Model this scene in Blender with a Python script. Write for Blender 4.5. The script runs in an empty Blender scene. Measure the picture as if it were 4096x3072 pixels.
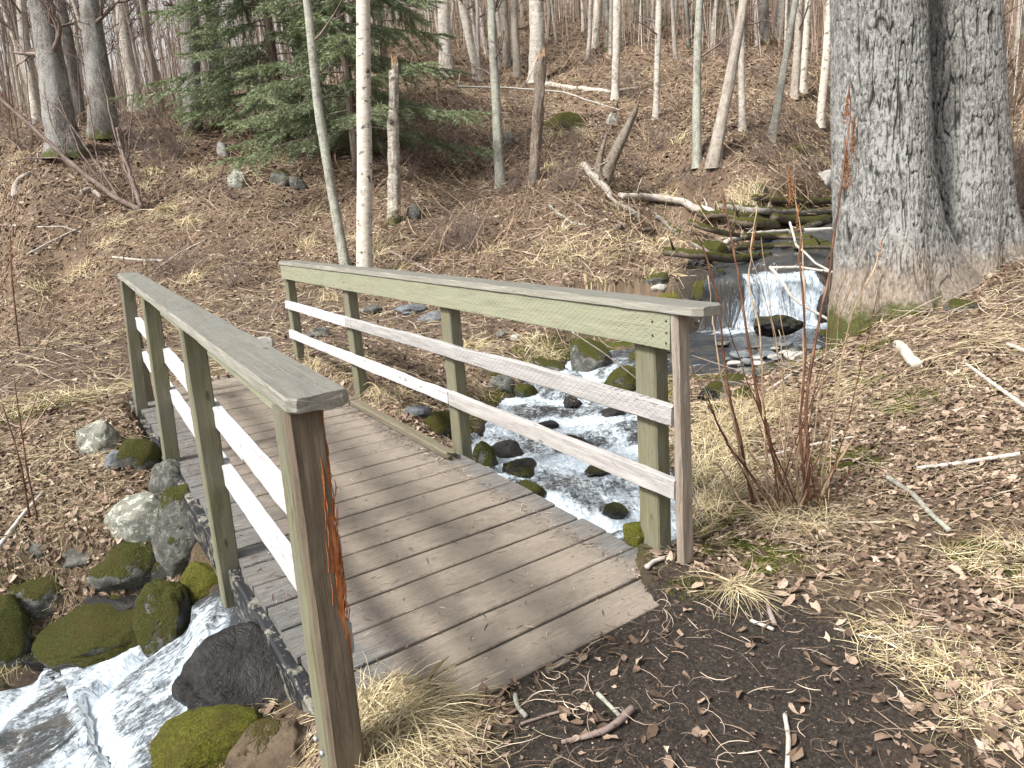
import bpy, math, random
import numpy as np
from mathutils import Matrix, Vector
rng = np.random.default_rng(7); random.seed(7)
SC = bpy.context.scene; COL = SC.collection
# ---------------------------------------------------------------- camera
F0 = 665.7; YAW = .6019; PIT = .2111; ROL = -.0706
CAM = np.array([0, 0, 1.62])
_s, _c = math.sin(YAW), math.cos(YAW)
FW = np.array([_s*math.cos(PIT), _c*math.cos(PIT), -math.sin(PIT)])
_R = np.array([_c, -_s, 0]); _U = np.cross(_R, FW)
RT = math.cos(ROL)*_R + math.sin(ROL)*_U; UP = -math.sin(ROL)*_R + math.cos(ROL)*_U
def ray(u, v): return FW + RT*(u-512)/F0 - UP*(v-384)/F0
def onz(u, v, z): d = ray(u, v); return CAM + d*(z-CAM[2])/d[2]
def ond(u, v, t): return CAM + ray(u, v)*t
def onX(u, v, X): d = ray(u, v); return CAM + d*X/d[0]
def onY(u, v, Y): d = ray(u, v); return CAM + d*Y/d[1]
SL = .0605
def deckz(y): return SL*(y-3)
def onP(u, v):
    d = ray(u, v); t = (-3*SL-CAM[2])/(d[2]-SL*d[1]); return CAM + d*t
cd = bpy.data.cameras.new('camera'); cam = bpy.data.objects.new('camera', cd); COL.objects.link(cam)
m = Matrix(((RT[0], UP[0], -FW[0], CAM[0]), (RT[1], UP[1], -FW[1], CAM[1]), (RT[2], UP[2], -FW[2], CAM[2]), (0, 0, 0, 1)))
cam.matrix_world = m; cd.sensor_width = 36; cd.lens = F0/1024*36; cd.clip_end = 2000; cd.clip_start = .02
SC.camera = cam
# ---------------------------------------------------------------- light
ELEV = 50; AZ = math.atan2(FW[0], FW[1]) + math.radians(180+55)   # compass angle of the sun (from +Y towards +X)
wd = bpy.data.worlds.new('World'); SC.world = wd; wd.use_nodes = True
nt = wd.node_tree; bg = nt.nodes['Background']
sk = nt.nodes.new('ShaderNodeTexSky'); sk.sky_type = 'NISHITA'; sk.sun_disc = False
sk.sun_elevation = math.radians(ELEV); sk.sun_rotation = AZ; sk.air_density = 1; sk.dust_density = 4; sk.ozone_density = 1
hs = nt.nodes.new('ShaderNodeHueSaturation'); hs.inputs['Saturation'].default_value = .04
nt.links.new(sk.outputs[0], hs.inputs['Color']); nt.links.new(hs.outputs[0], bg.inputs[0]); bg.inputs[1].default_value = .125
sl = bpy.data.lights.new('sun', 'SUN'); sl.energy = 3.1; sl.angle = math.radians(9); sl.color = (1, .95, .87)
so = bpy.data.objects.new('sun', sl); COL.objects.link(so)
sd = Vector((math.sin(AZ)*math.cos(math.radians(ELEV)), math.cos(AZ)*math.cos(math.radians(ELEV)), math.sin(math.radians(ELEV))))
so.rotation_euler = sd.to_track_quat('Z', 'Y').to_euler(); so.location = (0, 0, 20)
SC.view_settings.view_transform = 'Standard'; SC.view_settings.look = 'None'; SC.view_settings.gamma = 1
SC.view_settings.exposure = 1.12
SC.cycles.max_bounces = 6; SC.cycles.diffuse_bounces = 3; SC.cycles.glossy_bounces = 3; SC.cycles.transparent_max_bounces = 8
SC.cycles.use_denoising = True
# ---------------------------------------------------------------- numpy noise
def _h(ix, iy, iz, sd=0):
    n = (ix.astype(np.int64)*374761393 + iy.astype(np.int64)*668265263 + iz.astype(np.int64)*2147483647 + sd*974634777) & 0x7fffffff
    n = ((n ^ (n >> 13))*1274126177) & 0x7fffffff
    return ((n ^ (n >> 16)) & 0xffff)/65535.
def vnoise(P, sd=0):
    P = np.asarray(P, float); i = np.floor(P); f = P-i; f = f*f*(3-2*f); x, y, z = i[..., 0], i[..., 1], i[..., 2]
    r = 0
    for a in (0, 1):
        for b in (0, 1):
            for c in (0, 1):
                w = (f[..., 0] if a else 1-f[..., 0])*(f[..., 1] if b else 1-f[..., 1])*(f[..., 2] if c else 1-f[..., 2])
                r = r + w*_h(x+a, y+b, z+c, sd)
    return r*2-1
def fbm(P, o=4, sd=0):
    P = np.asarray(P, float); r = 0; a = 1; t = 0
    for k in range(o): r = r+a*vnoise(P*2**k+k*17.3, sd+k); t += a; a *= .5
    return r/t
def n2(x, y, s, o=3, sd=0): return fbm(np.stack([np.asarray(x)*s, np.asarray(y)*s, np.zeros_like(np.asarray(x, float))+.5], -1), o, sd)
def sstep(a, b, x): t = np.clip((x-a)/(b-a), 0, 1); return t*t*(3-2*t)
# ---------------------------------------------------------------- mesh helpers
def tag(o, label=None, cat=None, group=None, kind=None):
    if label: o['label'] = label
    if cat: o['category'] = cat
    if group: o['group'] = group
    if kind: o['kind'] = kind
    return o
def mesh(name, V, Fq, mat, parent=None, smooth=True, attrs=None, mats=None, midx=None, M=None):
    """V (n,3), Fq list of arrays (k,3)/(k,4); links ONE mesh object"""
    if not isinstance(Fq, list): Fq = [Fq]
    V = np.asarray(V, np.float32); me = bpy.data.meshes.new(name)
    me.vertices.add(len(V)); me.vertices.foreach_set('co', V.ravel())
    ls = [np.asarray(f, np.int32) for f in Fq if len(f)]
    loops = np.concatenate([f.ravel() for f in ls]); tot = np.concatenate([np.full(len(f), f.shape[1], np.int32) for f in ls])
    me.loops.add(len(loops)); me.loops.foreach_set('vertex_index', loops)
    me.polygons.add(len(tot)); st = np.concatenate([[0], np.cumsum(tot)[:-1]]).astype(np.int32)
    me.polygons.foreach_set('loop_start', st)
    me.polygons.foreach_set('use_smooth', np.full(len(tot), smooth, bool))
    for mm in (mats or [mat]): me.materials.append(mm)
    if midx is not None: me.polygons.foreach_set('material_index', np.asarray(midx, np.int32))
    me.update(calc_edges=True)
    for k, a in (attrs or {}).items():
        a = np.asarray(a, np.float32); at = me.attributes.new(k, 'FLOAT', 'POINT'); at.data.foreach_set('value', a)
    o = bpy.data.objects.new(name, me); COL.objects.link(o)
    if M is not None: o.matrix_world = M
    if parent is not None:
        o.parent = parent
        if M is not None: o.matrix_local = parent_inv(parent) @ M
    return o
def parent_inv(p):
    m = Matrix.Identity(4); q = p
    while q is not None: m = q.matrix_basis @ m; q = q.parent
    return m.inverted()
def empty(name, loc):
    o = bpy.data.objects.new(name, None); COL.objects.link(o); o.location = [float(a) for a in loc]; o.empty_display_size = .2; return o
def copy_tree(o, parent=None):
    c = o.copy(); COL.objects.link(c); c.parent = parent
    for ch in o.children: copy_tree(ch, c)
    return c
class MB:
    def __init__(s): s.V = []; s.Q = []; s.T = []; s.n = 0; s.A = {}
    def add(s, V, Q=None, T=None, **attr):
        V = np.asarray(V, float)
        if Q is not None and len(Q): s.Q.append(np.asarray(Q)+s.n)
        if T is not None and len(T): s.T.append(np.asarray(T)+s.n)
        s.V.append(V)
        for k, a in attr.items(): s.A.setdefault(k, []).append(np.broadcast_to(np.asarray(a, float), (len(V),)))
        s.n += len(V)
    def tube(s, P, R, k=6, cap=True, rough=0, **attr):
        P = np.asarray(P, float); n = len(P); R = np.broadcast_to(np.asarray(R, float), (n,))
        T = np.gradient(P, axis=0); T /= np.linalg.norm(T, axis=1)[:, None]+1e-9
        ref = np.array([0, 0, 1.]) if abs(T[0, 2]) < .9 else np.array([1., 0, 0])
        a = np.cross(T, ref); a /= np.linalg.norm(a, axis=1)[:, None]+1e-9
        for i in range(1, n):
            b = a[i-1]-T[i]*(a[i-1]@T[i]); a[i] = b/(np.linalg.norm(b)+1e-9)
        b = np.cross(T, a); th = np.arange(k)/k*2*np.pi
        rr = R[:, None]*(1+rough*rng.normal(0, 1, (n, k))) if rough else np.repeat(R[:, None], k, 1)
        V = P[:, None]+rr[..., None]*(a[:, None]*np.cos(th)[None, :, None]+b[:, None]*np.sin(th)[None, :, None])
        i = np.arange(n-1)[:, None]*k; j = np.arange(k)[None]; j2 = (j+1) % k
        Q = np.stack([i+j, i+j2, i+k+j2, i+k+j], -1).reshape(-1, 4)
        V = V.reshape(-1, 3); T_ = []
        if cap:
            V = np.concatenate([V, P[-1:], P[:1]]); e = (n-1)*k
            T_ = [(e+q, e+(q+1) % k, n*k) for q in range(k)]+[((q+1) % k, q, n*k+1) for q in range(k)]
        s.add(V, Q, T_, **attr)
    def build(s, name, mat, parent=None, smooth=True, M=None, off=None, **kw):
        V = np.concatenate(s.V)
        if off is not None: V = V-np.asarray(off)
        return mesh(name, V, [np.concatenate(s.Q)] * bool(s.Q) + ([np.concatenate(s.T)] if s.T else []), mat, parent, smooth, {k: np.concatenate(a) for k, a in s.A.items()}, M=M, **kw)
# ---------------------------------------------------------------- node helpers
class N:
    def __init__(s, name, rough=.8, spec=.3):
        s.m = bpy.data.materials.new(name); s.m.use_nodes = True; s.t = s.m.node_tree; s.b = s.t.nodes['Principled BSDF']
        s.b.inputs['Roughness'].default_value = rough; s.b.inputs['Specular IOR Level'].default_value = spec
    def n(s, typ, **kw):
        nd = s.t.nodes.new('ShaderNode'+typ)
        for k, v in kw.items(): setattr(nd, k, v)
        return nd
    def put(s, sock, v):
        if hasattr(v, 'links') or isinstance(v, bpy.types.NodeSocket): s.t.links.new(v, sock)
        elif v is not None:
            if isinstance(v, (tuple, list)) and len(v) == 3 and len(sock.default_value) == 4: v = (*v, 1)
            sock.default_value = v
    def co(s, sc=(1, 1, 1), kind='Object', loc=(0, 0, 0)):
        tc = s.n('TexCoord'); mp = s.n('Mapping'); s.t.links.new(tc.outputs[kind], mp.inputs[0]); mp.inputs['Scale'].default_value = sc; mp.inputs['Location'].default_value = loc; return mp.outputs[0]
    def pos(s, sc=(1, 1, 1)):
        g = s.n('NewGeometry'); mp = s.n('Mapping'); s.t.links.new(g.outputs['Position'], mp.inputs[0]); mp.inputs['Scale'].default_value = sc; return mp.outputs[0]
    def noise(s, v, sc=5, det=4, r=.6, dist=0):
        nd = s.n('TexNoise'); s.put(nd.inputs['Vector'], v); nd.inputs['Scale'].default_value = sc; nd.inputs['Detail'].default_value = det; nd.inputs['Roughness'].default_value = r; nd.inputs['Distortion'].default_value = dist; return nd.outputs[0]
    def vor(s, v, sc=5, feat='F1', out=0, rnd=1):
        nd = s.n('TexVoronoi', feature=feat); s.put(nd.inputs['Vector'], v); nd.inputs['Scale'].default_value = sc; nd.inputs['Randomness'].default_value = rnd; return nd.outputs[out]
    def ramp(s, f, st, interp='LINEAR'):
        nd = s.n('ValToRGB'); s.put(nd.inputs[0], f); cr = nd.color_ramp; cr.interpolation = interp
        while len(cr.elements) < len(st): cr.elements.new(.5)
        for e, (p, c) in zip(cr.elements, st):
            e.position = p; e.color = (c, c, c, 1) if isinstance(c, (int, float)) else (*c, 1)
        return nd.outputs[0]
    def mix(s, f, a, b, mode='MIX'):
        nd = s.n('Mix', data_type='RGBA', blend_type=mode); s.put(nd.inputs[0], f); s.put(nd.inputs[6], a); s.put(nd.inputs[7], b); return nd.outputs[2]
    def math(s, op, a, b=0, c=None, clamp=False):
        nd = s.n('Math', operation=op, use_clamp=clamp); s.put(nd.inputs[0], a); s.put(nd.inputs[1], b)
        if c is not None: s.put(nd.inputs[2], c)
        return nd.outputs[0]
    def attr(s, a): nd = s.n('Attribute', attribute_name=a); return nd.outputs['Fac']
    def sep(s, v): nd = s.n('SeparateXYZ'); s.put(nd.inputs[0], v); return nd.outputs
    def nz(s): g = s.n('NewGeometry'); return s.sep(g.outputs['Normal'])[2]
    def rnd(s): return s.n('ObjectInfo').outputs['Random']
    def bump(s, h, st=.3, d=.01, nrm=None):
        nd = s.n('Bump'); nd.inputs['Strength'].default_value = st; nd.inputs['Distance'].default_value = d; s.put(nd.inputs['Height'], h)
        if nrm is not None: s.put(nd.inputs['Normal'], nrm)
        return nd.outputs[0]
    def out(s, col=None, nrm=None, rough=None):
        if col is not None: s.put(s.b.inputs['Base Color'], col)
        if nrm is not None: s.put(s.b.inputs['Normal'], nrm)
        if rough is not None: s.put(s.b.inputs['Roughness'], rough)
        return s.m
# ---------------------------------------------------------------- the lie of the land
G = []   # control points of the ground, world x y z
def gz(*a):
    for u, v, z in a: G.append(onz(u, v, z))
def gd(*a):
    for u, v, t in a: G.append(ond(u, v, t))
gz((1020, 768, -.1), (1020, 600, 0), (1020, 500, .12), (1020, 400, .32), (900, 480, .0), (880, 620, -.05), (800, 700, -.08), (720, 560, -.12), (700, 700, -.09), (450, 768, -.08), (560, 740, -.08),
   (860, 400, .12), (780, 400, .0), (835, 350, .12), (930, 320, .4), (740, 440, -.02), (720, 500, -.08), (900, 345, .28), (960, 360, .38))
for p in [(0, 0, -.1), (-3, -2, -.1), (-1.5, 1, -.15), (5, -3, .1), (0, -8, .2), (12, -6, 1.2), (-8, -4, -.2), (.2, 2.2, -.2), (-1, 2.4, -.35), (-4, 2, -.4), (-8, 4, -.6), (3.4, 1.6, -.05), (9, 0, .9)]: G.append(np.array(p, float))
gz((60, 600, -.35), (150, 500, -.05), (170, 445, .08), (30, 500, .0), (20, 420, .25), (100, 400, .28), (190, 570, -.3), (30, 345, .62), (134, 419, .3), (60, 300, 1.0), (200, 300, .92), (120, 330, .6), (250, 330, .5), (310, 398, .27), (235, 365, .33), (0, 560, -.2), (0, 300, 1.05),
   (400, 300, .72), (500, 292, .75), (600, 290, .62), (430, 345, .25), (500, 380, .02), (560, 330, .3), (640, 320, .25), (450, 400, .0), (330, 340, .4), (640, 290, .55), (690, 270, .55), (380, 400, .2))
gd((100, 262, 15.6), (20, 262, 15.6), (100, 210, 17.2), (20, 200, 17.5), (60, 155, 19), (110, 137, 21), (25, 125, 24), (60, 112, 32), (150, 190, 18.4), (200, 140, 20.5), (230, 112, 30), (200, 250, 15),
   (300, 250, 15), (300, 200, 17.5), (300, 150, 20.5), (300, 110, 25), (330, 75, 34), (400, 250, 14.5), (393, 222, 15.6), (400, 150, 20.5), (440, 78, 27), (500, 250, 14), (500, 200, 17), (500, 150, 21), (480, 100, 26), (500, 70, 33),
   (620, 240, 13.2), (600, 200, 16.5), (600, 150, 20), (620, 100, 25.5), (600, 47, 34), (690, 225, 13.7), (700, 165, 18), (700, 110, 23.5), (710, 60, 29), (720, 42, 34), (790, 190, 17), (800, 140, 21), (820, 95, 26), (800, 50, 32), (810, 30, 36),
   (1010, 232, 11.5), (1010, 180, 15), (1015, 130, 20), (1015, 70, 28), (930, 150, 20), (980, 262, 9.6), (880, 230, 14), (900, 60, 33), (780, 235, 14.3), (850, 250, 12.6))
for _u, _v, _t in [(960, 188, 30), (905, 208, 21), (840, 226, 16.5), (800, 241, 14.2), (776, 257, 12.4)]:
    p = ond(_u, _v, _t); G.append(p+np.array([0, 0, .12]))
for a, z0 in [(-60, 10), (-40, 12), (-27, 13), (0, 19.5), (25, 20), (50, 18)]:      # rim beyond the crest, compass angle off the view
    for dd, dz in ((54, 0), (80, 5), (150, 12)):
        an = YAW+math.radians(a); G.append(np.array([math.sin(an)*dd, math.cos(an)*dd, z0+dz]))
for a in (90, 130, 180, 220, 260):
    an = YAW+math.radians(a)
    for dd in (25, 80, 150): G.append(np.array([math.sin(an)*dd, math.cos(an)*dd, .3+.01*dd+(3 if a in (90, 260) else 0)]))
G = np.array(G)
# the interpolation runs in a space that shrinks with distance, so near detail and far hills weigh alike
def warp(x, y):
    d = np.hypot(x, y)+1e-6; k = np.log1p(d/3)/d*3
    return x*k, y*k
def _ph(r2): return .5*r2*np.log(r2+1e-9)
_gx, _gy = warp(G[:, 0], G[:, 1]); _n = len(G)
_K = _ph((_gx[:, None]-_gx)**2+(_gy[:, None]-_gy)**2)+np.eye(_n)*.02
_P = np.stack([np.ones(_n), _gx, _gy], 1)
_A = np.zeros((_n+3, _n+3)); _A[:_n, :_n] = _K; _A[:_n, _n:] = _P; _A[_n:, :_n] = _P.T
_w = np.linalg.solve(_A, np.concatenate([G[:, 2], [0, 0, 0]]))
def tps(x, y):
    x = np.asarray(x, float); sh = x.shape; x = x.ravel(); y = np.asarray(y, float).ravel(); out = np.empty(len(x))
    for i in range(0, len(x), 20000):
        a, b = warp(x[i:i+20000], y[i:i+20000])
        out[i:i+20000] = _ph((a[:, None]-_gx)**2+(b[:, None]-_gy)**2)@_w[:_n]+_w[_n]+_w[_n+1]*a+_w[_n+2]*b
    return out.reshape(sh)
# ---------------------------------------------------------------- the creek: centre line with water level and half width
def _wz(u, v, z, w): p = onz(u, v, z); return [p[0], p[1], z, w]
LIPN = 4
def _wd(u, v, d, w): p = ond(u, v, d); return [p[0], p[1], p[2], w]
_cl = [_wd(960, 188, 30, .9), _wd(905, 208, 21, .9), _wd(840, 226, 16.5, .9), _wd(800, 241, 14.2, .95), _wd(776, 257, 12.4, .95), _wd(769, 274, 10.95, .80), _wz(773, 325, .0, 1.0), _wz(745, 342, -.02, 1.25), _wz(690, 358, -.05, 1.15), _wz(620, 366, -.10, .85), _wz(572, 395, -.17, .72),
       _wz(560, 440, -.22, .78), _wz(588, 488, -.27, .70), _wz(584, 536, -.32, .58), [1.75, 3.45, -.37, .65], _wz(236, 632, -.43, .58), _wz(176, 680, -.62, .84), _wz(100, 724, -.78, .92), _wz(20, 768, -.86, .98), [-2.2, 4.2, -1.0, .8], [-5, 4.0, -1.3, .9], [-12, 5.5, -2.2, 1.0]]
ILIP = 5
_cl = np.array(_cl, float)
_seg = np.concatenate([[0], np.cumsum(np.linalg.norm(np.diff(_cl[:, :2], axis=0), axis=1))])
def _cr_interp(t):
    """Catmull-Rom on x,y ; straight on z,width"""
    i = np.clip(np.searchsorted(_seg, t, 'right')-1, 0, len(_seg)-2); f = (t-_seg[i])/(_seg[i+1]-_seg[i]); f = f[:, None]
    p = _cl[:, :2]; p0 = p[np.maximum(i-1, 0)]; p1 = p[i]; p2 = p[i+1]; p3 = p[np.minimum(i+2, len(p)-1)]
    xy = .5*(2*p1+(p2-p0)*f+(2*p0-5*p1+4*p2-p3)*f**2+(3*p1-p0-3*p2+p3)*f**3)
    zz = _cl[i, 2]+(_cl[i+1, 2]-_cl[i, 2])*f[:, 0]; ww = _cl[i, 3]+(_cl[i+1, 3]-_cl[i, 3])*f[:, 0]
    return xy, zz, ww
CT = np.arange(0, _seg[-1], .06); CXY, CZ, CW = _cr_interp(CT)
def creek(x, y):
    """distance to the centre line minus half width, water level there, index"""
    x = np.asarray(x, float); sh = x.shape; x = x.ravel(); y = np.asarray(y, float).ravel()
    d = np.full(len(x), 99.); z = np.zeros(len(x)); idx = np.zeros(len(x), int); w = np.ones(len(x))
    m = np.where((x > -14) & (x < 30) & (y > -3) & (y < 30))[0]
    for i in range(0, len(m), 4000):
        k = m[i:i+4000]; q = np.hypot(x[k, None]-CXY[:, 0], y[k, None]-CXY[:, 1]); j = q.argmin(1)
        d[k] = q[np.arange(len(k)), j]; z[k] = CZ[j]; idx[k] = j; w[k] = CW[j]
    return d.reshape(sh), z.reshape(sh), w.reshape(sh), idx.reshape(sh)
SOIL = np.array([onP(u/4, v/4)[:2] for u, v in [(1632, 2753), (1814, 2799), (1985, 2771), (2253, 2656), (2375, 2558), (2460, 2515), (2640, 2420)]])
def soil_line(x):   # y of the soil edge over the near end of the deck
    return np.interp(x, [.3, .75, *SOIL[:, 0], 2.16, 2.28, 2.5], [2.22, 2.22, *SOIL[:, 1], 2.16, 2.30, 2.5])
def ground(x, y, detail=True):
    x = np.asarray(x, float); y = np.asarray(y, float)
    z = tps(x, y); d, wz, w, j = creek(x, y)
    dist = np.hypot(x, y)
    if detail:
        z = z+n2(x, y, .35, 3, 3)*.22*sstep(9, 16, dist)+n2(x, y, 1.7, 3, 4)*.07*sstep(4, 12, dist)+n2(x, y, 5, 3, 5)*.012
    e = d-w+n2(x, y, 1.6, 2, 9)*.12*sstep(.0, .5, w)
    near = np.maximum(z, wz+.06)
    bank = wz+.02+(near-wz-.02)*sstep(-.02, .55, e)**.8
    bed = wz-.05-.22*np.clip(-e/.4, 0, 1)
    z = np.where(e < 0, np.minimum(bed, near), np.where(e < .55, bank, near))
    # under and around the deck
    dz = deckz(y); inx = sstep(.45, .60, x)*(1-sstep(2.42, 2.6, x))
    sy = soil_line(x)
    under = np.minimum(z, dz-.12)
    z = np.where((inx > 0), z*(1-inx)+np.where((y > sy) & (y < 8.0), under, np.where(y <= sy, np.minimum(dz+.014+.25*np.clip(sy-y, 0, .05)+n2(x, y, 9, 2, 8)*.004, dz+.1), z))*inx, z)
    nearb = sstep(.35, .7, x)*(1-sstep(2.3, 3.6, x))*sstep(.2, 1.4, y)*(1-sstep(2.3, 2.6, y))
    flat = -.052-.02*sstep(2.0, .6, y)
    z = np.where((y <= sy) & (inx > .5), z, z*(1-nearb*.85)+flat*nearb*.85) if True else z
    return z
def place(u, v, tmax=70):
    """where the ray through (u, v) of the frame meets the ground"""
    t = np.concatenate([np.arange(.8, 12, .02), np.arange(12, tmax, .06)]); r = ray(u, v); P = CAM+r*t[:, None]
    h = P[:, 2]-ground(P[:, 0], P[:, 1]); k = np.where(h < 0)[0]
    i = k[0] if len(k) else len(t)-1
    if i > 0 and len(k):
        f = h[i-1]/(h[i-1]-h[i]); tt = t[i-1]+(t[i]-t[i-1])*f
    else: tt = t[i]
    return CAM+r*tt, tt
def gpt(x, y, dz=0): return np.array([x, y, float(ground(np.array([x]), np.array([y]))[0])+dz])
# ---------------------------------------------------------------- ground sheet
_li = int(_seg[ILIP]/.06)+3
MOSSP = [(*place(u, v)[0][:2], r) for u, v, r in [(905, 402, .30), (838, 456, .30), (772, 558, .22), (735, 545, .22), (720, 520, .22), (690, 590, .12), (985, 560, .2), (880, 345, .3), (70, 400, .35), (20, 415, .3), (140, 455, .2)]]
def masks(x, y):
    """what lies on the ground: bare mud, trodden path, moss, straw"""
    d, wz, w, j = creek(x, y); e = d-w
    k = n2(x, y, 2.2, 3, 21)*.5+n2(x, y, .8, 2, 22)*.5
    mud = np.clip(1.5-np.hypot((x-1.6)/1.15, (y-1.4)/.9)+k*.9, 0, 1)*sstep(3.3, 2.3, x+k*.7)*sstep(2.9, 2.3, y)
    mud = np.maximum(mud, sstep(2.0, .9, np.hypot(x-CXY[_li, 0], y-CXY[_li, 1])))
    mud = np.maximum(mud, sstep(.25, .0, e)*(.7+k)*sstep(-1, .1, e)*.8)
    dist = np.hypot(x, y)
    path = sstep(7.6, 8.6, y)*sstep(15.5, 13.2, dist)*sstep(7.5, 4.5, x+k)
    path = np.maximum(path, .0)
    moss = sstep(.75, .15, e)*sstep(-.12, .1, e)*sstep(-.25, .25, n2(x, y, 1.1, 2, 31)+.05)
    moss = np.maximum(moss, .9*sstep(.28, .42, n2(x, y, .9, 3, 33))*sstep(12, 6, dist)*(x > 2.6))
    straw = sstep(.05, .35, n2(x, y, .55, 3, 41))
    for (mx_, my_, mr_) in MOSSP: moss = np.maximum(moss, sstep(1.25, .45, np.hypot((x-mx_), (y-my_))/mr_+n2(x, y, 6, 3, 35)*.6))
    return np.clip(mud, 0, 1), np.clip(path, 0, 1), np.clip(moss, 0, 1), straw, e
q = np.linspace(-1, 1, 760); L = 3.1; kk = math.log(2*170/L)
ax = np.sign(q)*L*(np.exp(kk*abs(q))-1)/2
gx, gy = np.meshgrid(ax+2.6, ax+3.6); gx = gx.ravel(); gy = gy.ravel()
gzv = ground(gx, gy)
nn = len(q); ii = (np.arange(nn-1)[:, None]*nn+np.arange(nn-1)).ravel()
mud, path, moss, straw, ee = masks(gx, gy)
g = N('forest floor', .95, .1)
ps = g.pos()
n1 = g.noise(ps, 45, 6, .75); nL = g.noise(g.pos((1, 1.5, 1)), 60, 5, .85, .8); n3 = g.noise(ps, 1.3, 4)
lit = g.ramp(nL, [(.32, (.040, .027, .019)), (.44, (.105, .073, .051)), (.54, (.185, .132, .094)), (.64, (.29, .215, .155)), (.76, (.45, .36, .27))])
lit = g.mix(g.ramp(n1, [(.35, .0), (.65, 1.)]), g.mix(.75, lit, (.05, .034, .026)), lit)
lit = g.mix(g.ramp(n3, [(.35, 0), (.7, .55)]), lit, (.22, .165, .115))
pth = g.ramp(g.noise(g.pos((3, 1.2, 1)), 30, 6, .8), [(.3, (.035, .026, .021)), (.5, (.10, .075, .058)), (.62, (.20, .155, .12)), (.8, (.34, .27, .20))])
mudc = g.ramp(g.noise(ps, 60, 8, .75), [(.3, (.018, .015, .013)), (.50, (.050, .042, .036)), (.64, (.095, .080, .067)), (.85, (.18, .15, .125))])
mosc = g.ramp(g.noise(ps, 70, 5, .8), [(.3, (.016, .020, .004)), (.5, (.055, .065, .012)), (.7, (.12, .13, .025)), (.85, (.2, .2, .06))])
c = g.mix(g.math('MULTIPLY', g.attr('path'), .85), lit, pth)
c = g.mix(g.math('MULTIPLY', g.attr('moss'), g.ramp(g.noise(ps, 7, 4, .7), [(.4, 0), (.52, 1)])), c, mosc)
c = g.mix(g.ramp(g.math('ADD', g.attr('mud'), g.math('MULTIPLY', g.noise(ps, 6, 5, .7), .7)), [(.55, 0), (1.0, 1)]), c, mudc)
hb = g.math('ADD', g.noise(ps, 22, 8, .8), g.math('MULTIPLY', nL, .6))
g.out(c, g.bump(hb, .9, .03))
M_ground = g.m
o = mesh('ground', np.stack([gx, gy, gzv], 1), np.stack([ii, ii+1, ii+nn+1, ii+nn], 1), M_ground, attrs=dict(mud=mud, path=path, moss=moss))
tag(o, kind='structure')
# ---------------------------------------------------------------- water
w_ = N('creek water', .06, .5)
wc = w_.n('CombineXYZ'); w_.put(wc.inputs[0], w_.attr('ws')); w_.put(wc.inputs[1], w_.attr('wt')); fl = wc.outputs[0]
def wmap(sc): mp = w_.n('Mapping'); w_.put(mp.inputs[0], fl); mp.inputs['Scale'].default_value = sc; return mp.outputs[0]
fo = w_.attr('foam')
nA = w_.noise(wmap((1.5, 5, 1)), 3, 7, .72, .6); nB = w_.noise(w_.pos((1, 1, .35)), 26, 6, .75, .8); nC = w_.noise(wmap((.8, 9, 1)), 4, 6, .75, .2)
nD = w_.noise(wmap((.9, 1.6, 1)), 1.6, 3, .6, 1.2)
f0 = w_.math('ADD', w_.math('MULTIPLY', nA, .38), w_.math('ADD', w_.math('MULTIPLY', nB, .42), w_.math('MULTIPLY', nD, .34)))
f0 = w_.math('SUBTRACT', f0, .065)
f1 = w_.math('ADD', w_.math('MULTIPLY', nC, .65), w_.math('MULTIPLY', nB, .35))
fa = w_.attr('fall'); fm = w_.mix(fa, f0, f1)
fmask = w_.math('MULTIPLY', w_.math('SUBTRACT', fm, w_.math('SUBTRACT', .80, w_.math('MULTIPLY', fo, .44))), 7, clamp=True)
bed = w_.ramp(w_.noise(w_.pos(), 2.5, 5, .7), [(.3, (.012, .015, .019)), (.5, (.035, .040, .046)), (.62, (.055, .05, .042)), (.75, (.04, .05, .062))])
foamc = w_.ramp(nB, [(.3, (.17, .22, .28)), (.50, (.40, .46, .52)), (.72, (.68, .72, .76))])
w_.out(w_.mix(fmask, bed, foamc), None, w_.math('ADD', w_.math('MULTIPLY', fmask, .5), .06))
bn = w_.bump(w_.math('ADD', w_.noise(wmap((1, 3, 1)), 9, 5, .6, .4), w_.math('MULTIPLY', nB, .35)), .75, .05)
w_.put(w_.b.inputs['Normal'], bn)
w_.b.inputs['IOR'].default_value = 1.33
T = np.arange(0, _seg[-1], .035)
lipA, lipB = _seg[ILIP], _seg[ILIP+1]
XY, ZZ, WW = _cr_interp(T)
# a sheer drop instead of a ramp over the lip
kf = (T > lipA) & (T < lipB)
tf = (T[kf]-lipA)/(lipB-lipA); z1, z2 = _cl[ILIP, 2], _cl[ILIP+1, 2]
ZZ[kf] = z1+(z2-z1)*np.clip(1-np.sqrt(np.clip(1-tf**1.0, 0, 1)), 0, 1)*1.0
tn = np.gradient(XY, axis=0); tn /= np.linalg.norm(tn, axis=1)[:, None]; nr = np.stack([tn[:, 1], -tn[:, 0]], 1)
_fx = np.array([RT[0], RT[1]])/math.hypot(RT[0], RT[1]); _wf = np.interp(T, [lipA-1.2, lipA-.3, lipB+.4, lipB+1.3], [0, 1, 1, 0])[:, None]; _sg = np.sign((nr@_fx)[np.argmin(abs(T-lipA))]); nr = nr*(1-_wf)+_fx*_sg*_wf; nr /= np.linalg.norm(nr, axis=1)[:, None]
K = 61; t_ = np.linspace(-1, 1, K)
PX = XY[:, None]+nr[:, None]*(t_[None, :, None]*(WW[:, None, None]+.22)); S_ = np.repeat(T[:, None], K, 1); Tt = t_[None]*WW[:, None]
slope = -np.gradient(ZZ)/.035; rap = np.convolve(np.clip(slope, 0, 3), np.ones(30)/30, 'same')
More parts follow.
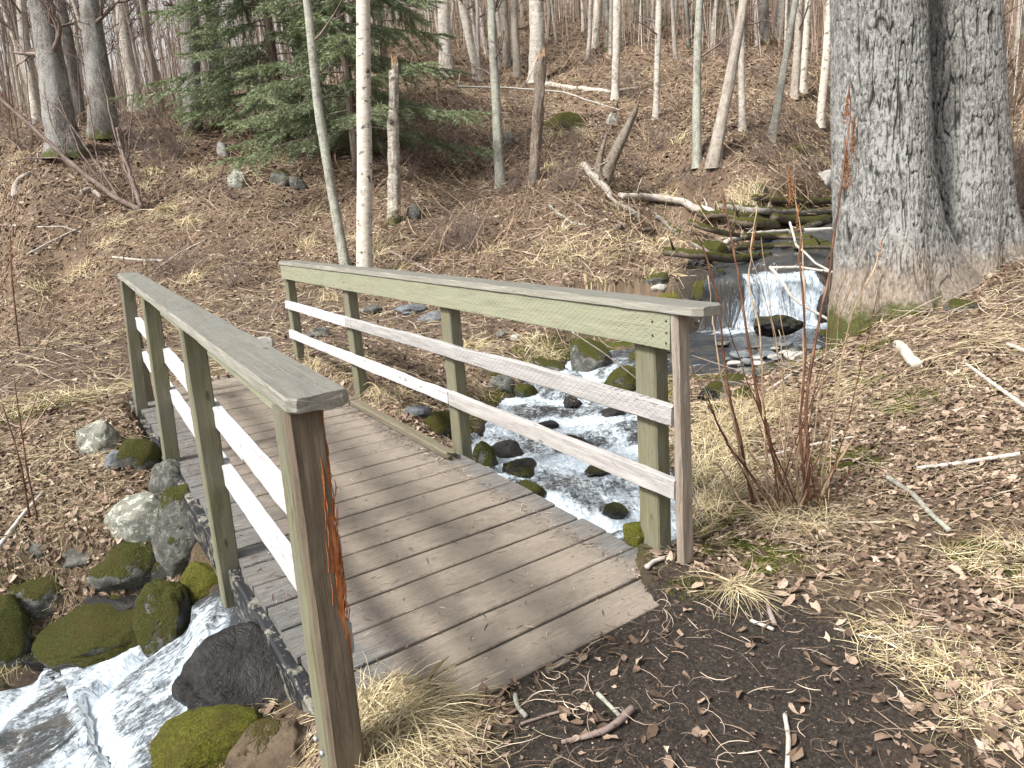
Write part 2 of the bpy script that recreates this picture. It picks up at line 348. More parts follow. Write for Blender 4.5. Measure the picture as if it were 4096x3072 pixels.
foam = np.interp(T, [0, _seg[2], _seg[4], lipA-.3, lipA, lipB+.55, lipB+1.3, _seg[8], _seg[8]+.8, _seg[9]+.1, _seg[10], _seg[11], _seg[12], _seg[13], _seg[14], _seg[15], _seg[16]-.2, _seg[17], _seg[18], _seg[19], _seg[-1]],
                 [.5, .5, .5, .45, 1.0, 1.05, .25, .38, .80, .86, .82, .86, .94, .92, .62, .45, .80, .86, .84, .78, .6])
fall = ((T > lipA-.1) & (T < lipB+.05)).astype(float)
st = n2(S_*1.2, Tt*4, 1.0, 4, 51)
foam2 = foam[:, None]+st*.35-.25*np.abs(t_)[None]**4
foam2 = np.where(fall[:, None] > 0, .95+st*.35-.7*sstep(.80, .92, np.abs(t_))[None]-.5*(np.abs(t_+.80) < .06)[None]-.42*sstep(.40, .50, t_)[None], foam2)
ph = S_+n2(S_*.9, Tt*1.6, 1, 2, 64)*.8+.25*np.abs(Tt); per = np.where(S_ > _seg[15], .62, 1.05); fr = (ph/per) % 1
stepz = (np.where(fr < .72, .5-fr/.72*.25, .25-sstep(.72, 1, fr)*.75+.0)-.0); stepz = np.where(fr > .72, .25+(-.25)-(.25)*0+.25-sstep(.72, 1.0, fr)*.75, .5-fr/.72*.25)
amp = np.interp(T, [0, lipA-.5, lipA, lipB+1, _seg[8], _seg[9], _seg[13], _seg[14], _seg[15], _seg[16], _seg[17], _seg[-1]], [.05, .03, 0, 0, .03, .07, .09, .04, .05, .10, .09, .08])[:, None]
foam2 = foam2+np.where(fall[:, None] > 0, 0, sstep(.66, .80, fr)*.34*np.clip(amp/.06, 0, 1)+(fr < .25)*.16*np.clip(amp/.06, 0, 1)-.10)
turb = np.clip(foam, .12, 1)[:, None]*(1-fall[:, None]*.7)
Zw = ZZ[:, None]+(stepz-.1)*amp*sstep(1.02, .8, np.abs(t_))[None]+(fbm(np.stack([S_*2.2, Tt*3.2, S_*0+.3], -1), 4, 61)*.085+fbm(np.stack([S_*9, Tt*9, S_*0+.3], -1), 3, 62)*.022)*turb*sstep(1.02, .75, np.abs(t_))[None]
bulge = fall[:, None]*(fbm(np.stack([Zw*2.2, Tt*3.0, S_*0], -1), 3, 66)*.16+.05*np.abs(fbm(np.stack([Zw*1.5, Tt*9, S_*0], -1), 2, 67)))*sstep(lipA-.05, lipA+.1, S_)
PX = PX+tn[np.argmin(abs(T-lipA-.15))]*bulge[..., None]
Zw = Zw+np.where(fall[:, None] > 0, n2(Tt*1.8, S_*0, 1, 3, 68)*.10*sstep(lipB, lipA, S_), 0)
V = np.concatenate([PX, Zw[..., None]], -1).reshape(-1, 3)
i2 = (np.arange(len(T)-1)[:, None]*K+np.arange(K-1)).ravel()
o = mesh('creek_water', V, np.stack([i2, i2+K, i2+K+1, i2+1], 1), w_.m, attrs=dict(foam=foam2.ravel(), ws=S_.ravel(), wt=Tt.ravel(), fall=np.repeat(fall, K)))
tag(o, kind='structure')
# ---------------------------------------------------------------- wood
def wood(name, cols, grain=1., speck=0, green=0, top=None, dash=False, rough=.8, scar=None, bumpd=.004, edge=None):
    w = N(name, rough, .25)
    rn = w.rnd(); off = w.n('CombineXYZ')
    for k_ in range(3): w.put(off.inputs[k_], w.math('MULTIPLY', rn, 37.+k_*11))
    base = w.co((1, 1, 1)); ad = w.n('VectorMath', operation='ADD'); w.put(ad.inputs[0], base); w.put(ad.inputs[1], off.outputs[0]); v = ad.outputs[0]
    def sc(s): mp = w.n('Mapping'); w.put(mp.inputs[0], v); mp.inputs['Scale'].default_value = s; return mp.outputs[0]
    big = w.noise(sc((1.2, 4, 4)), 2.5, 4, .6, .3); fine = w.noise(sc((2.0, 60, 60)), 3.0, 5, .7, .5); vf = w.noise(sc((5, 160, 160)), 4, 4, .7, .3)
    rings = w.noise(sc((.7, 14, 14)), 3, 3, .5, 1.5)
    f = w.math('ADD', w.math('MULTIPLY', fine, .45), w.math('ADD', w.math('MULTIPLY', rings, .35), w.math('MULTIPLY', vf, .2)))
    c = w.ramp(f, [(.30, cols[0]), (.45, cols[1]), (.58, cols[2]), (.74, cols[3])])
    c = w.mix(w.ramp(big, [(.38, 0), (.62, .62)]), c, cols[4] if len(cols) > 4 else cols[1])
    # knots
    kn = w.vor(sc((2.2, 7, 7)), 1.3, 'F1', 0); c = w.mix(w.ramp(kn, [(.05, .8), (.085, .5), (.10, 0)]), c, tuple(a*.35 for a in cols[1]))
    # drying checks: thin dark lines along the grain
    ck = w.noise(sc((1.3, 34, 34)), 3.3, 2, .5, .4); ckm = w.ramp(w.math('ABSOLUTE', w.math('SUBTRACT', ck, .5)), [(0, 1), (.012, 0)])
    ckm = w.math('MULTIPLY', ckm, w.ramp(w.noise(sc((1, 6, 6)), 2, 2), [(.48, 0), (.6, .75)]))
    c = w.mix(ckm, c, tuple(a*.2 for a in cols[0]))
    if dash:
        s3 = w.sep(base); rw = w.math('MULTIPLY', s3[2], 85 if dash == 1 else 70); row = w.math('FLOOR', rw)
        xo = w.math('ADD', w.math('MULTIPLY', s3[0], 22), w.math('MULTIPLY', row, .37))
        mk = w.math('MULTIPLY', w.math('LESS_THAN', w.math('FRACT', xo), .33), w.math('LESS_THAN', w.math('FRACT', rw), .22))
        c = w.mix(w.math('MULTIPLY', mk, w.ramp(w.noise(sc((3, 9, 9)), 3, 2), [(.3, .2), (.6, .8)])), c, tuple(a*.25 for a in cols[0]))
    if speck:
        c = w.mix(w.ramp(w.noise(v, 55, 4, .8), [(.58, 0), (.72, speck)]), c, (.025, .02, .016))
    if green: c = w.mix(w.math('MULTIPLY', w.ramp(w.noise(v, 5, 4, .7), [(.45, 0), (.7, 1)]), green), c, (.10, .12, .05))
    if top is not None:
        tz = w.ramp(w.nz(), [(.55, 0), (.8, 1)]); tc = w.ramp(w.noise(v, 30, 6, .8), [(.3, top[0]), (.55, top[1]), (.75, top[2])])
        c = w.mix(w.math('MULTIPLY', tz, .85), c, w.mix(.35, tc, c))
    if scar:
        for (lx, ly, lz, rx_, ry_, col) in scar:
            g_ = w.n('Mapping'); w.put(g_.inputs[0], base); g_.inputs['Location'].default_value = (-lx/rx_, -ly/ry_, -lz/ry_); g_.inputs['Scale'].default_value = (1/rx_, 1/ry_, 1/ry_)
            ln = w.n('VectorMath', operation='LENGTH'); w.put(ln.inputs[0], g_.outputs[0])
            dd = w.math('ADD', ln.outputs['Value'], w.math('MULTIPLY', w.noise(sc((8, 40, 40)), 2.5, 5, .8), 1.3))
            c = w.mix(w.ramp(dd, [(.0, 1), (1.0, 1), (1.35 if rx_ > .15 else 1.2, 0)]), c, w.ramp(w.noise(sc((6, 60, 60)), 3, 5, .8), [(.3, tuple(a*.35 for a in col)), (.5, col), (.7, tuple(min(1, a*1.5+.05) for a in col))]))
    if edge:
        s4 = w.sep(base); q1 = w.math('ADD', s4[2], w.math('MULTIPLY', w.math('SUBTRACT', w.noise(sc((2.5, 20, 20)), 3, 5, .7), .5), .07))
        mid = (edge[0]+edge[1])/2; fall_ = w.math('MULTIPLY', w.math('POWER', w.math('ABSOLUTE', w.math('DIVIDE', w.math('SUBTRACT', s4[0], mid), (edge[1]-edge[0])/2)), 2.2), .030)
        mk = w.ramp(w.math('MULTIPLY', w.math('SUBTRACT', w.math('SUBTRACT', q1, fall_), edge[2]), 30), [(.0, 0), (.12, 1)])
        c = w.mix(mk, c, w.ramp(w.noise(sc((5, 70, 70)), 3, 5, .8), [(.32, (.09, .03, .012)), (.46, (.30, .10, .035)), (.6, (.44, .17, .06)), (.74, (.58, .33, .18))]))
    h = w.math('ADD', w.math('MULTIPLY', f, 1.), w.math('MULTIPLY', ckm, -.6))
    return w.out(c, w.bump(h, .8, bumpd))
M_green = None
M_greenp = wood('treated post timber', [(.06, .055, .030), (.125, .12, .070), (.17, .165, .104), (.24, .235, .16), (.155, .148, .122)])
M_fascia = wood('incised timber', [(.115, .115, .075), (.205, .205, .145), (.265, .265, .19), (.34, .34, .26), (.22, .235, .165)], dash=1)
M_cap = wood('weathered handrail timber', [(.11, .10, .085), (.20, .19, .16), (.28, .27, .235), (.42, .40, .36), (.22, .215, .19)], top=((.03, .032, .030), (.068, .072, .068), (.14, .14, .13)))
M_white = wood('whitewashed timber', [(.23, .225, .228), (.40, .397, .405), (.51, .512, .53), (.65, .655, .68), (.40, .395, .405)], speck=.25, bumpd=.005)
M_white_r = wood('whitewashed incised timber', [(.17, .16, .155), (.29, .28, .275), (.38, .37, .37), (.52, .51, .515), (.29, .28, .275)], dash=2, bumpd=.005, scar=[(1.38, 0, .03, .10, .03, (.50, .26, .10))])
M_white_l = wood('whitewashed splintered timber', [(.18, .168, .16), (.31, .295, .285), (.40, .388, .38), (.54, .525, .515), (.30, .285, .275)], speck=.2, bumpd=.005, scar=[(.52, 0, .0, .075, .040, (.55, .26, .14))])
M_brown = wood('brown facing board', [(.038, .028, .020), (.10, .078, .056), (.165, .132, .098), (.29, .245, .19), (.145, .122, .085)], speck=.35, edge=(.64, 1.22, .022))
M_pale = wood('pale facing board', [(.12, .095, .075), (.22, .185, .15), (.32, .28, .24), (.46, .42, .375), (.22, .17, .135)], speck=.2)
M_orange = wood('fresh split wood', [(.10, .035, .014), (.28, .095, .03), (.42, .15, .05), (.55, .25, .11), (.34, .11, .035)], bumpd=.01)
M_curb = wood('trodden curb timber', [(.05, .04, .03), (.11, .09, .068), (.17, .14, .108), (.26, .225, .18), (.12, .11, .075)], speck=.6, green=.3)
# deck: boards run along local y here, grain along x
dk = N('deck boards', .85, .2)
b0 = dk.co(); s3 = dk.sep(b0)
bi = dk.math('FLOOR', dk.math('DIVIDE', dk.math('SUBTRACT', s3[1], .044), .227)); wn = dk.n('TexWhiteNoise', noise_dimensions='1D'); dk.put(wn.inputs['W'], bi)
of = dk.n('CombineXYZ'); dk.put(of.inputs[0], dk.math('MULTIPLY', wn.outputs[0], 40.)); dk.put(of.inputs[1], dk.math('MULTIPLY', bi, 3.3))
ad = dk.n('VectorMath', operation='ADD'); dk.put(ad.inputs[0], b0); dk.put(ad.inputs[1], of.outputs[0]); dv = ad.outputs[0]
def dsc(s): mp = dk.n('Mapping'); dk.put(mp.inputs[0], dv); mp.inputs['Scale'].default_value = s; return mp.outputs[0]
fine = dk.noise(dsc((3.2, 62, 62)), 3.5, 7, .8, .8); dust = dk.noise(b0, 6, 6, .75)
f = dk.math('ADD', dk.math('MULTIPLY', fine, .7), dk.math('MULTIPLY', dk.noise(dsc((1.6, 14, 14)), 3, 4, .6, 1), .3))
wc1 = dk.ramp(f, [(.24, (.08, .066, .053)), (.42, (.20, .170, .140)), (.60, (.26, .223, .187)), (.80, (.34, .30, .255))])
gc1 = dk.ramp(f, [(.30, (.03, .03, .031)), (.47, (.105, .104, .103)), (.60, (.19, .188, .184)), (.75, (.42, .41, .40))])
edge = dk.math('ABSOLUTE', dk.math('ADD', s3[0], -.06))   # grey where feet do not go
em = dk.ramp(dk.math('ADD', edge, dk.math('MULTIPLY', dust, .5)), [(.78, 0), (1.02, 1)])
c = dk.mix(em, wc1, gc1)
c = dk.mix(dk.math('MULTIPLY', wn.outputs[0], .28), c, (.15, .125, .10))
c = dk.mix(dk.ramp(dk.noise(b0, 2.2, 5, .7), [(.5, 0), (.72, .5)]), c, (.045, .04, .038))
c = dk.mix(dk.ramp(dk.noise(b0, 48, 4, .85), [(.60, 0), (.72, .65)]), c, (.04, .032, .026))
c = dk.mix(dk.ramp(dk.math('ABSOLUTE', dk.math('SUBTRACT', dk.noise(dsc((1.1, 30, 30)), 3, 2, .5, .3), .5)), [(0, .7), (.012, 0)]), c, (.03, .025, .02))
dk.out(c, dk.bump(dk.math('ADD', f, dk.math('MULTIPLY', dust, .5)), .8, .006)); M_deck = dk.m
sg = N('peeling black coating', .5, .4); sp_ = sg.co((1, 1, 1))
sg.out(sg.mix(sg.ramp(sg.noise(sg.co((1, 1.5, 1.8)), 11, 6, .75), [(.52, 0), (.56, 1)]), (.012, .013, .016), sg.ramp(sg.noise(sp_, 40, 5, .8), [(.3, (.06, .055, .045)), (.7, (.25, .24, .20))])), sg.bump(sg.noise(sp_, 14, 6, .75), .7, .01)); M_string = sg.m
mt = N('rusty steel', .6, .5); mt.b.inputs['Metallic'].default_value = .6; mt.out(mt.ramp(mt.noise(mt.co(), 300, 3), [(.4, (.05, .018, .012)), (.7, (.16, .07, .045))])); M_rust = mt.m
mz = N('galvanised steel', .45, .5); mz.b.inputs['Metallic'].default_value = .7; mz.out((.35, .37, .38)); M_zinc = mz.m
# ---------------------------------------------------------------- beams
def beam(name, P0, P1, w, h, mat, parent, upv=(0, 0, 1), nseg=40, wear=.0015, ch=.006, bow=None, deform=None, endch=0, mats=None, seed=None):
    """timber from P0 to P1 (centre line); local x along it, local y = width w, local z = height h"""
    P0 = np.asarray(P0, float); P1 = np.asarray(P1, float); L = np.linalg.norm(P1-P0); ex = (P1-P0)/L
    ey = np.cross(upv, ex); ey /= np.linalg.norm(ey); ez = np.cross(ex, ey)
    sd = rng.integers(1000) if seed is None else seed
    prof = []
    for cx_, cy_ in ((1, 1), (-1, 1), (-1, -1), (1, -1)):
        a = (cx_*(w/2-ch), cy_*h/2); b = (cx_*w/2, cy_*(h/2-ch))
        prof += [b, a] if cx_*cy_ > 0 else [a, b]
    # extra points along each face
    pr2 = []
    for i in range(8):
        p, q_ = np.array(prof[i]), np.array(prof[(i+1) % 8]); pr2.append(p)
        if i % 2 == 1: pr2 += [p*.67+q_*.33, p*.33+q_*.67]
    pr2 = np.array(pr2); k = len(pr2); xs = np.linspace(0, L, nseg+1)
    V = np.zeros((nseg+1, k, 3)); V[..., 0] = xs[:, None]; V[..., 1] = pr2[None, :, 0]; V[..., 2] = pr2[None, :, 1]
    Pn = V*np.array([6, 30, 30])+sd*3.1
    V[..., 1] += fbm(Pn, 3, 1)*wear*1.5; V[..., 2] += fbm(Pn+50, 3, 2)*wear*1.5
    V[..., 0] += np.where((xs[:, None] == 0) | (xs[:, None] == L), fbm(Pn*2, 2, 3)*wear, 0)
    if endch:
        for e, sgn in ((0, 1), (nseg, -1)):
            V[e, :, 1] *= (1-endch/w*1.6); 
            V[e+sgn, :, 0] = (endch*.8 if e == 0 else L-endch*.8)
    if bow: V[..., 2] += bow*np.sin(np.pi*xs/L)[:, None]
    if deform is not None: V = deform(V, xs, L)
    i = np.arange(nseg)[:, None]*k; j = np.arange(k)[None]; j2 = (j+1) % k
    Q = np.stack([i+j, i+k+j, i+k+j2, i+j2], -1).reshape(-1, 4)
    V = V.reshape(-1, 3); n = len(V)
    V = np.concatenate([V, [V[:k].mean(0)], [V[-k:].mean(0)]]); e = nseg*k
    T_ = [(q_, (q_+1) % k, n) for q_ in range(k)]+[(e+(q_+1) % k, e+q_, n+1) for q_ in range(k)]
    Mx = Matrix(((ex[0], ey[0], ez[0], P0[0]), (ex[1], ey[1], ez[1], P0[1]), (ex[2], ey[2], ez[2], P0[2]), (0, 0, 0, 1)))
    return mesh(name, V, [Q, np.array(T_)], mat, parent, smooth=False, M=Mx)
bpy.context.view_layer.update()
BR = empty('footbridge', (1.5, 5, deckz(5))); tag(BR, 'weathered timber footbridge with whitewashed side rails over the rushing creek', 'bridge')
Y0 = 2.171-.227*2; PT = .227
# deck boards: one mesh
XD0, XD1 = .617, 2.377
mb = MB()
nb = int((8.24-Y0)/PT)+1
for k in range(nb):
    ya = Y0+k*PT+.0078+random.uniform(-.002, .002); yb = Y0+(k+1)*PT-.0078+random.uniform(-.002, .002); ym = (ya+yb)/2
    xa = XD0+random.uniform(-.012, .008); xb = XD1+random.uniform(-.008, .012); n = 26; xs = np.linspace(xa, xb, n)
    dz = random.uniform(-.0025, .0025); tl = random.uniform(-.004, .004)
    cs = [(ya, -.04), (ya, -.005), (ya+.005, 0), (ya*.67+yb*.33, .0012), (ya*.33+yb*.67, .0012), (yb-.005, 0), (yb, -.005), (yb, -.04)]; kk_ = len(cs)
    V = np.zeros((n, kk_, 3)); V[..., 0] = xs[:, None]
    for j, (yy, zz) in enumerate(cs): V[:, j, 1] = yy; V[:, j, 2] = deckz(yy)+zz+dz+tl*(xs-1.5)/.9*(1 if zz > -.03 else 0)
    nz_ = fbm(V*np.array([5, 40, 1])+k*9.1, 3, 5); V[..., 2] += nz_*.0016; V[:, [0, 1, 2, 5, 6, 7], 1] += nz_[:, [0, 1, 2, 5, 6, 7]]*.003
    i = np.arange(n-1)[:, None]*kk_; j = np.arange(kk_)[None]; j2 = (j+1) % kk_
    Q = np.stack([i+j, i+j2, i+kk_+j2, i+kk_+j], -1).reshape(-1, 4)
    e = (n-1)*kk_
    Q2 = [(0, 7, 6, 1), (1, 6, 5, 2), (2, 5, 4, 3), (e+7, e, e+1, e+6), (e+6, e+1, e+2, e+5), (e+5, e+2, e+3, e+4)]
    mb.add(V.reshape(-1, 3), np.concatenate([Q, Q2]))
deck = mb.build('deck', M_deck, BR, smooth=False, off=(1.5, 5, deckz(5)))
# stringers
def zc(y, a): return deckz(y)+a
beam('stringer', (.60, Y0+.25, zc(Y0+.25, -.165)), (.60, 8.1, zc(8.1, -.165)), .07, .24, M_string, BR, wear=.004, ch=.01)
beam('stringer', (2.32, Y0+.1, zc(Y0, -.165)), (2.32, 8.1, zc(8.1, -.165)), .07, .24, M_string, BR, wear=.004, ch=.01)
# ---- right railing
def rX(y): return 2.3768+.0179*(y-3)
def rZ(y, z): return z+.0461*(y-3)
ya, yb = 2.13, 8.45
def rl(name, y0, y1, x, z, w, h, mat, **kw): return beam(name, (rX(y0)+x, y0, rZ(y0, z)), (rX(y1)+x, y1, rZ(y1, z)), w, h, mat, BR, **kw)
rl('handrail', 1.93, 8.5, .082, 1.3025, .185, .043, M_cap, ch=.004, endch=.045, wear=.003, bow=.004, nseg=70)
rl('fascia_board', 2.11, 6.38-.001, .02, 1.194, .04, .172, M_fascia, ch=.003, nseg=60, bow=.008)
rl('fascia_board', 6.38+.001, 8.46, .02, 1.197, .04, .172, M_fascia, ch=.003, nseg=30)
def wavy(amp, hs):
    def f(V, xs, L):
        a = fbm(np.stack([xs*1.5, xs*0+hs, xs*0], -1), 3, 7)*amp; tp = V[..., 2] > 0
        V[..., 2] += np.where(tp, a[:, None]*1.0, fbm(np.stack([xs*1.2, xs*0+hs+9, xs*0], -1), 3, 8)[:, None]*amp*.8); V[..., 1] += fbm(np.stack([xs*.9, xs*0+hs+3, xs*0], -1), 2, 9)[:, None]*amp*.6
        return V
    return f
o = rl('side_rail', 2.11, 6.39, .018, .784, .045, .105, M_white_r, ch=.006, wear=.003, bow=.012, deform=wavy(.011, 1), nseg=70)
tag(o, 'upper whitewashed rail with a chipped bare patch'); tag(rl('side_rail', 6.395, 8.47, .018, .786, .045, .098, M_white, ch=.006, wear=.003, deform=wavy(.007, 2)), 'short whitewashed upper rail at the far end')
o = rl('side_rail', 2.10, 4.36, .018, .415, .045, .105, M_white_l, ch=.006, wear=.003, deform=wavy(.009, 3), nseg=60); tag(o, 'lower whitewashed rail with a torn patch of bare orange wood')
rl('side_rail', 4.365, 8.47, .018, .417, .045, .100, M_white, ch=.006, wear=.003, deform=wavy(.009, 4), nseg=60)
def post(top, base, xw, yw, mat, name='post', parent=BR, **kw):
    return beam(name, base, top, yw, xw, mat, parent, upv=(1, 0, 0), **kw)
for k, (y, tu, tv, bu, bv, zb) in enumerate([(2.25, 2591, 1389, 2649, 2252, -.25), (4.31, 1786, 1241, 1817, 1795, -.55), (6.36, 1382, 1164, 1409, 1583, -.12), (8.40, 1131, 1106, 1156, 1452, 0)]):
    t_ = onY(tu/4, tv/4, y); b_ = onY(bu/4, bv/4, y); ln = (b_[0]-t_[0])/(t_[2]-b_[2])
    zt = rZ(y, 1.279); xt = rX(y)+.042; xb = xt+ln*.6*(zt-zb)*0
    post((xt+.05, y+.07, zt), (xb+.05, y+.07, zb), .10, .14, M_greenp, wear=.002, ch=.008)
# facing board nailed to the near end post
def tornright(V, xs, L): return V
post((rX(2.1)+.047, 2.09, rZ(2.1, 1.279)), (rX(2.1)+.060, 2.09, -.02), .094, .045, M_pale, name='facing_board', wear=.004, ch=.012)
mbn = MB()
for (u, v) in [(2608, 1286), (2664, 1284), (2665, 1331), (2609, 1341), (2664, 1373)]:
    p = onX(u/4, v/4, rX(2.2)-.002); mbn.tube([p+(-.004, 0, 0), p+(-.0015, 0, 0), p+(.004, 0, 0)], [.003, .0055, .0055], 8)
o = mbn.build('nails', M_rust, BR, off=(1.5, 5, deckz(5))); o['label'] = 'five rusty nail heads'
p = onz(2827/4, 1242/4, rZ(1.95, 1.302)); mbn = MB(); mbn.tube([p+(-.001, -.004, 0), p+(0, 0, 0)+(0, .01, 0)], [.009, .009], 10); mbn.build('bolt_head', M_zinc, BR, off=(1.5, 5, deckz(5)))
# ---- curb along the far right edge of the deck
beam('curb', (2.275, 4.12, deckz(4.12)+.030), (2.275, 6.0, deckz(6)+.031), .088, .06, M_curb, BR, wear=.004, ch=.012,
     deform=lambda V, xs, L: (V.__setitem__((slice(0, 5), slice(None), 0), V[:5, :, 0]+np.abs(fbm(V[:5]*60, 2, 4))*.14) or V))
beam('curb', (2.275, 6.02, deckz(6.02)+.031), (2.30, 8.2, deckz(8.2)+.033), .088, .06, M_curb, BR, wear=.004, ch=.012)
# ---- left railing
def lX(y): return .4933+.0228*(y-3)
def lZ(y, z): return z+.054*(y-3)
def ll(name, y0, y1, x, z, w, h, mat, **kw): return beam(name, (lX(y0)+x, y0, lZ(y0, z)), (lX(y1)+x, y1, lZ(y1, z)), w, h, mat, BR, **kw)
cn = onY(1128/4, 1592/4, 1.83); cf = onY(468/4, 1093/4, 7.5); ch_ = onz(1293/4, 1565/4, cn[2]); wd_ = .178
ec = np.array([wd_/2, 0, -.023])
o = beam('handrail', cn+ec+(0, -.045, 0), cf+ec, wd_, .046, M_cap, BR, ch=.006, endch=.03, wear=.0035, nseg=70)
def cz(y): return cn[2]+(cf[2]-cn[2])*(y-1.83)/(7.5-1.83)-.046
def cxl(y): return cn[0]+(cf[0]-cn[0])*(y-1.83)/(7.5-1.83)
beam('fascia_board', (cxl(2.0)+.118, 2.0, cz(2.0)-.072), (cxl(7.4)+.128, 7.4, cz(7.4)-.072), .038, .14, M_fascia, BR, ch=.003, bow=0)
LP = [(1.8456, (1098, 1610), (1294, 3041), -.22), (3.6452, (696, 1294), (879, 2424), None), (5.4853, (551, 1179), (659, 1957), None), (7.30, (470, 1115), (536, 1676), None)]
for k, (y, tp, bp, zb) in enumerate(LP):
    t_ = onY(tp[0]/4, tp[1]/4, y); b_ = onY(bp[0]/4, bp[1]/4, y); sl_ = (b_[0]-t_[0])/(b_[2]-t_[2])
    zt = cz(y)-.003; z2_ = (b_[2] if zb is None else zb); x2 = t_[0]+sl_*(z2_-t_[2]); xt = t_[0]+sl_*(zt-t_[2])
    yw = .10 if k == 0 else .10; y_ = y+(.045+yw/2 if k == 0 else yw/2)
    xt += .026; x2 += .026
    post((xt+.053, y_, zt), (x2+.053, y_, z2_-(.03 if zb is None else 0)), .106, yw, M_greenp, wear=.002, ch=.008)
    if k == 0:
        def split(V, xs, L):
            z = V[..., 0]+z2_; m_ = sstep(.50, .60, z)*sstep(1.06, .95, z)*(V[..., 2] > .045)
            V[..., 2] -= m_*(.012+.016*np.abs(fbm(V*np.array([9, 60, 60])+3, 3, 3))); return V
        fb = post((xt+.055, y+.0225, zt), (x2+.055, y+.0225, z2_-.05), .108, .043, M_brown, name='facing_board', wear=.003, ch=.012, deform=split, nseg=90)
        tag(fb, 'brown facing board with a long orange splintered edge')
        # torn fibres along the right edge
        ms = MB(); xr = lambda z: xt+(x2-xt)*(zt-z)/(zt-z2_)+.055+.054
        for q in range(150):
            z = rng.uniform(.57, 1.02) if q < 110 else rng.uniform(.5, 1.22); yy = y-.002+rng.uniform(0, .044); Ln = rng.uniform(.03, .12)
            wd2 = rng.uniform(.0010, .0026); a = xr(z)-.020+rng.uniform(0, .013)*(1 if z < 1.0 else .4)
            if q >= 110: a += .010
            ms.tube([(a, yy, z-Ln/2), (a+rng.uniform(0, .008), yy+rng.uniform(-.003, .003), z), (a+rng.uniform(-.002, .009), yy, z+Ln/2)], [wd2, wd2*1.1, .0006], 4)
        for q in range(14):   # lifted splinters on the left side of the torn strip, on the front face
            z = rng.uniform(.58, 1.0); a = xr(z)-.03-rng.uniform(0, .018)*sstep(1.05, .7, z)
            ms.tube([(a, y-.001, z-.05), (a+.004, y-.004, z), (a+.003, y-.001, z+.05)], [.0015, .002, .0006], 4)
        ms.build('splintered_edge', M_orange, fb, off=None, M=Matrix.Identity(4), smooth=False)
nl = MB()
for (u, v) in [(1265, 2955), (1290, 3013)]:
    p = onX(u/4, v/4, lX(1.9)-.045); nl.tube([p+(-.007, 0, 0), p+(.004, 0, 0)], [.010, .010], 6)
nl.build('bolt_head', M_zinc, BR, off=(1.5, 5, deckz(5)))
# side rails, let onto the inner faces of the posts
def lrail(p0, p1, h, mat, sd_, **kw): 
    return beam('side_rail', p0, p1, .048, h, mat, BR, ch=.006, wear=.003, deform=wavy(.008, sd_), nseg=60, **kw)
def lp(y, za, zb): return np.array([.617+.0225*(y-2.3), y, za+(zb-za)*(y-2.3)/(7.4-2.3)])
lrail(lp(1.93, .742, 1.11), lp(3.05, .742, 1.11), .108, M_white, 11); lrail(lp(3.055, .738, 1.106), lp(7.42, .738, 1.106), .112, M_white, 12)
lrail(lp(1.93, .425, .775), lp(3.72, .425, .775), .118, M_white, 13); lrail(lp(3.725, .432, .782), lp(7.42, .432, .782), .108, M_white, 14)
# extra inner post seen between the two far posts
post((.70, 7.62, 1.42), (.72, 7.62, .2), .10, .10, M_curb, wear=.003, ch=.01)
# ---------------------------------------------------------------- bark
def bark(name, cols, hs=(1, 1, 1), lent=0, lich=0, lichc=(.45, .46, .42), patch=0, crack=False, bd=.01, mossb=0, vs=6, low=False):
    b = N(name, .95, .1); rn = b.rnd(); base = b.co(); of = b.n('CombineXYZ')
    for k in range(3): b.put(of.inputs[k], b.math('MULTIPLY', rn, 23.+9*k))
    ad = b.n('VectorMath', operation='ADD'); b.put(ad.inputs[0], base); b.put(ad.inputs[1], of.outputs[0]); v = ad.outputs[0]
    def sc(s): mp = b.n('Mapping'); b.put(mp.inputs[0], v); mp.inputs['Scale'].default_value = s; return mp.outputs[0]
    f = b.noise(sc(hs), vs, 6, .72, .4); big = b.noise(sc((1, 1, .6)), 1.6, 4, .6)
    c = b.ramp(f, [(.30, cols[0]), (.44, cols[1]), (.58, cols[2]), (.74, cols[3])])
    c = b.mix(b.ramp(big, [(.4, 0), (.7, .5)]), c, cols[1])
    if lich: c = b.mix(b.ramp(b.math('ADD', b.math('MULTIPLY', b.noise(sc((1, 1, .6)), 17 if crack else 30, 6, .88), .7), b.math('MULTIPLY', big, .35)), [(.515, 0), (.56, lich)]), c, lichc)
    if low:
        c = b.mix(b.ramp(b.math('SUBTRACT', b.sep(base)[2], b.math('MULTIPLY', b.noise(v, 2.2, 3), .9)), [(.0, .8), (.35, 0)]), c, b.ramp(f, [(.3, (.10, .075, .055)), (.5, (.22, .175, .135)), (.7, (.36, .30, .245))]))
    if crack:
        c = b.mix(b.ramp(b.attr('crack'), [(0, 0), (.85, .85)]), c, tuple(a*.22 for a in cols[0]))
    if lent:
        l = b.noise(sc((3, 3, 42)), 2.2, 3, .6, .2); c = b.mix(b.ramp(l, [(.58, 0), (.66, lent)]), c, tuple(a*.5 for a in cols[0]))
    if patch:
        p = b.noise(sc((2.2, 2.2, 3.4)), 2.4, 5, .75, .5); c = b.mix(b.ramp(p, [(.575, 0), (.61, patch)]), c, (.035, .035, .03))
    if mossb:
        z = b.sep(base)[2]; mm = b.math('SUBTRACT', b.math('ADD', mossb, b.math('MULTIPLY', b.noise(v, 5, 5, .7), .9)), z)
        c = b.mix(b.ramp(mm, [(.35, 0), (.5, .9)]), c, b.ramp(b.noise(v, 60, 4, .8), [(.35, (.02, .026, .006)), (.7, (.10, .11, .025))]))
    return b.out(c, b.bump(b.math('ADD', f, b.math('MULTIPLY', b.noise(v, 45, 5, .8), .4)), .9, bd))
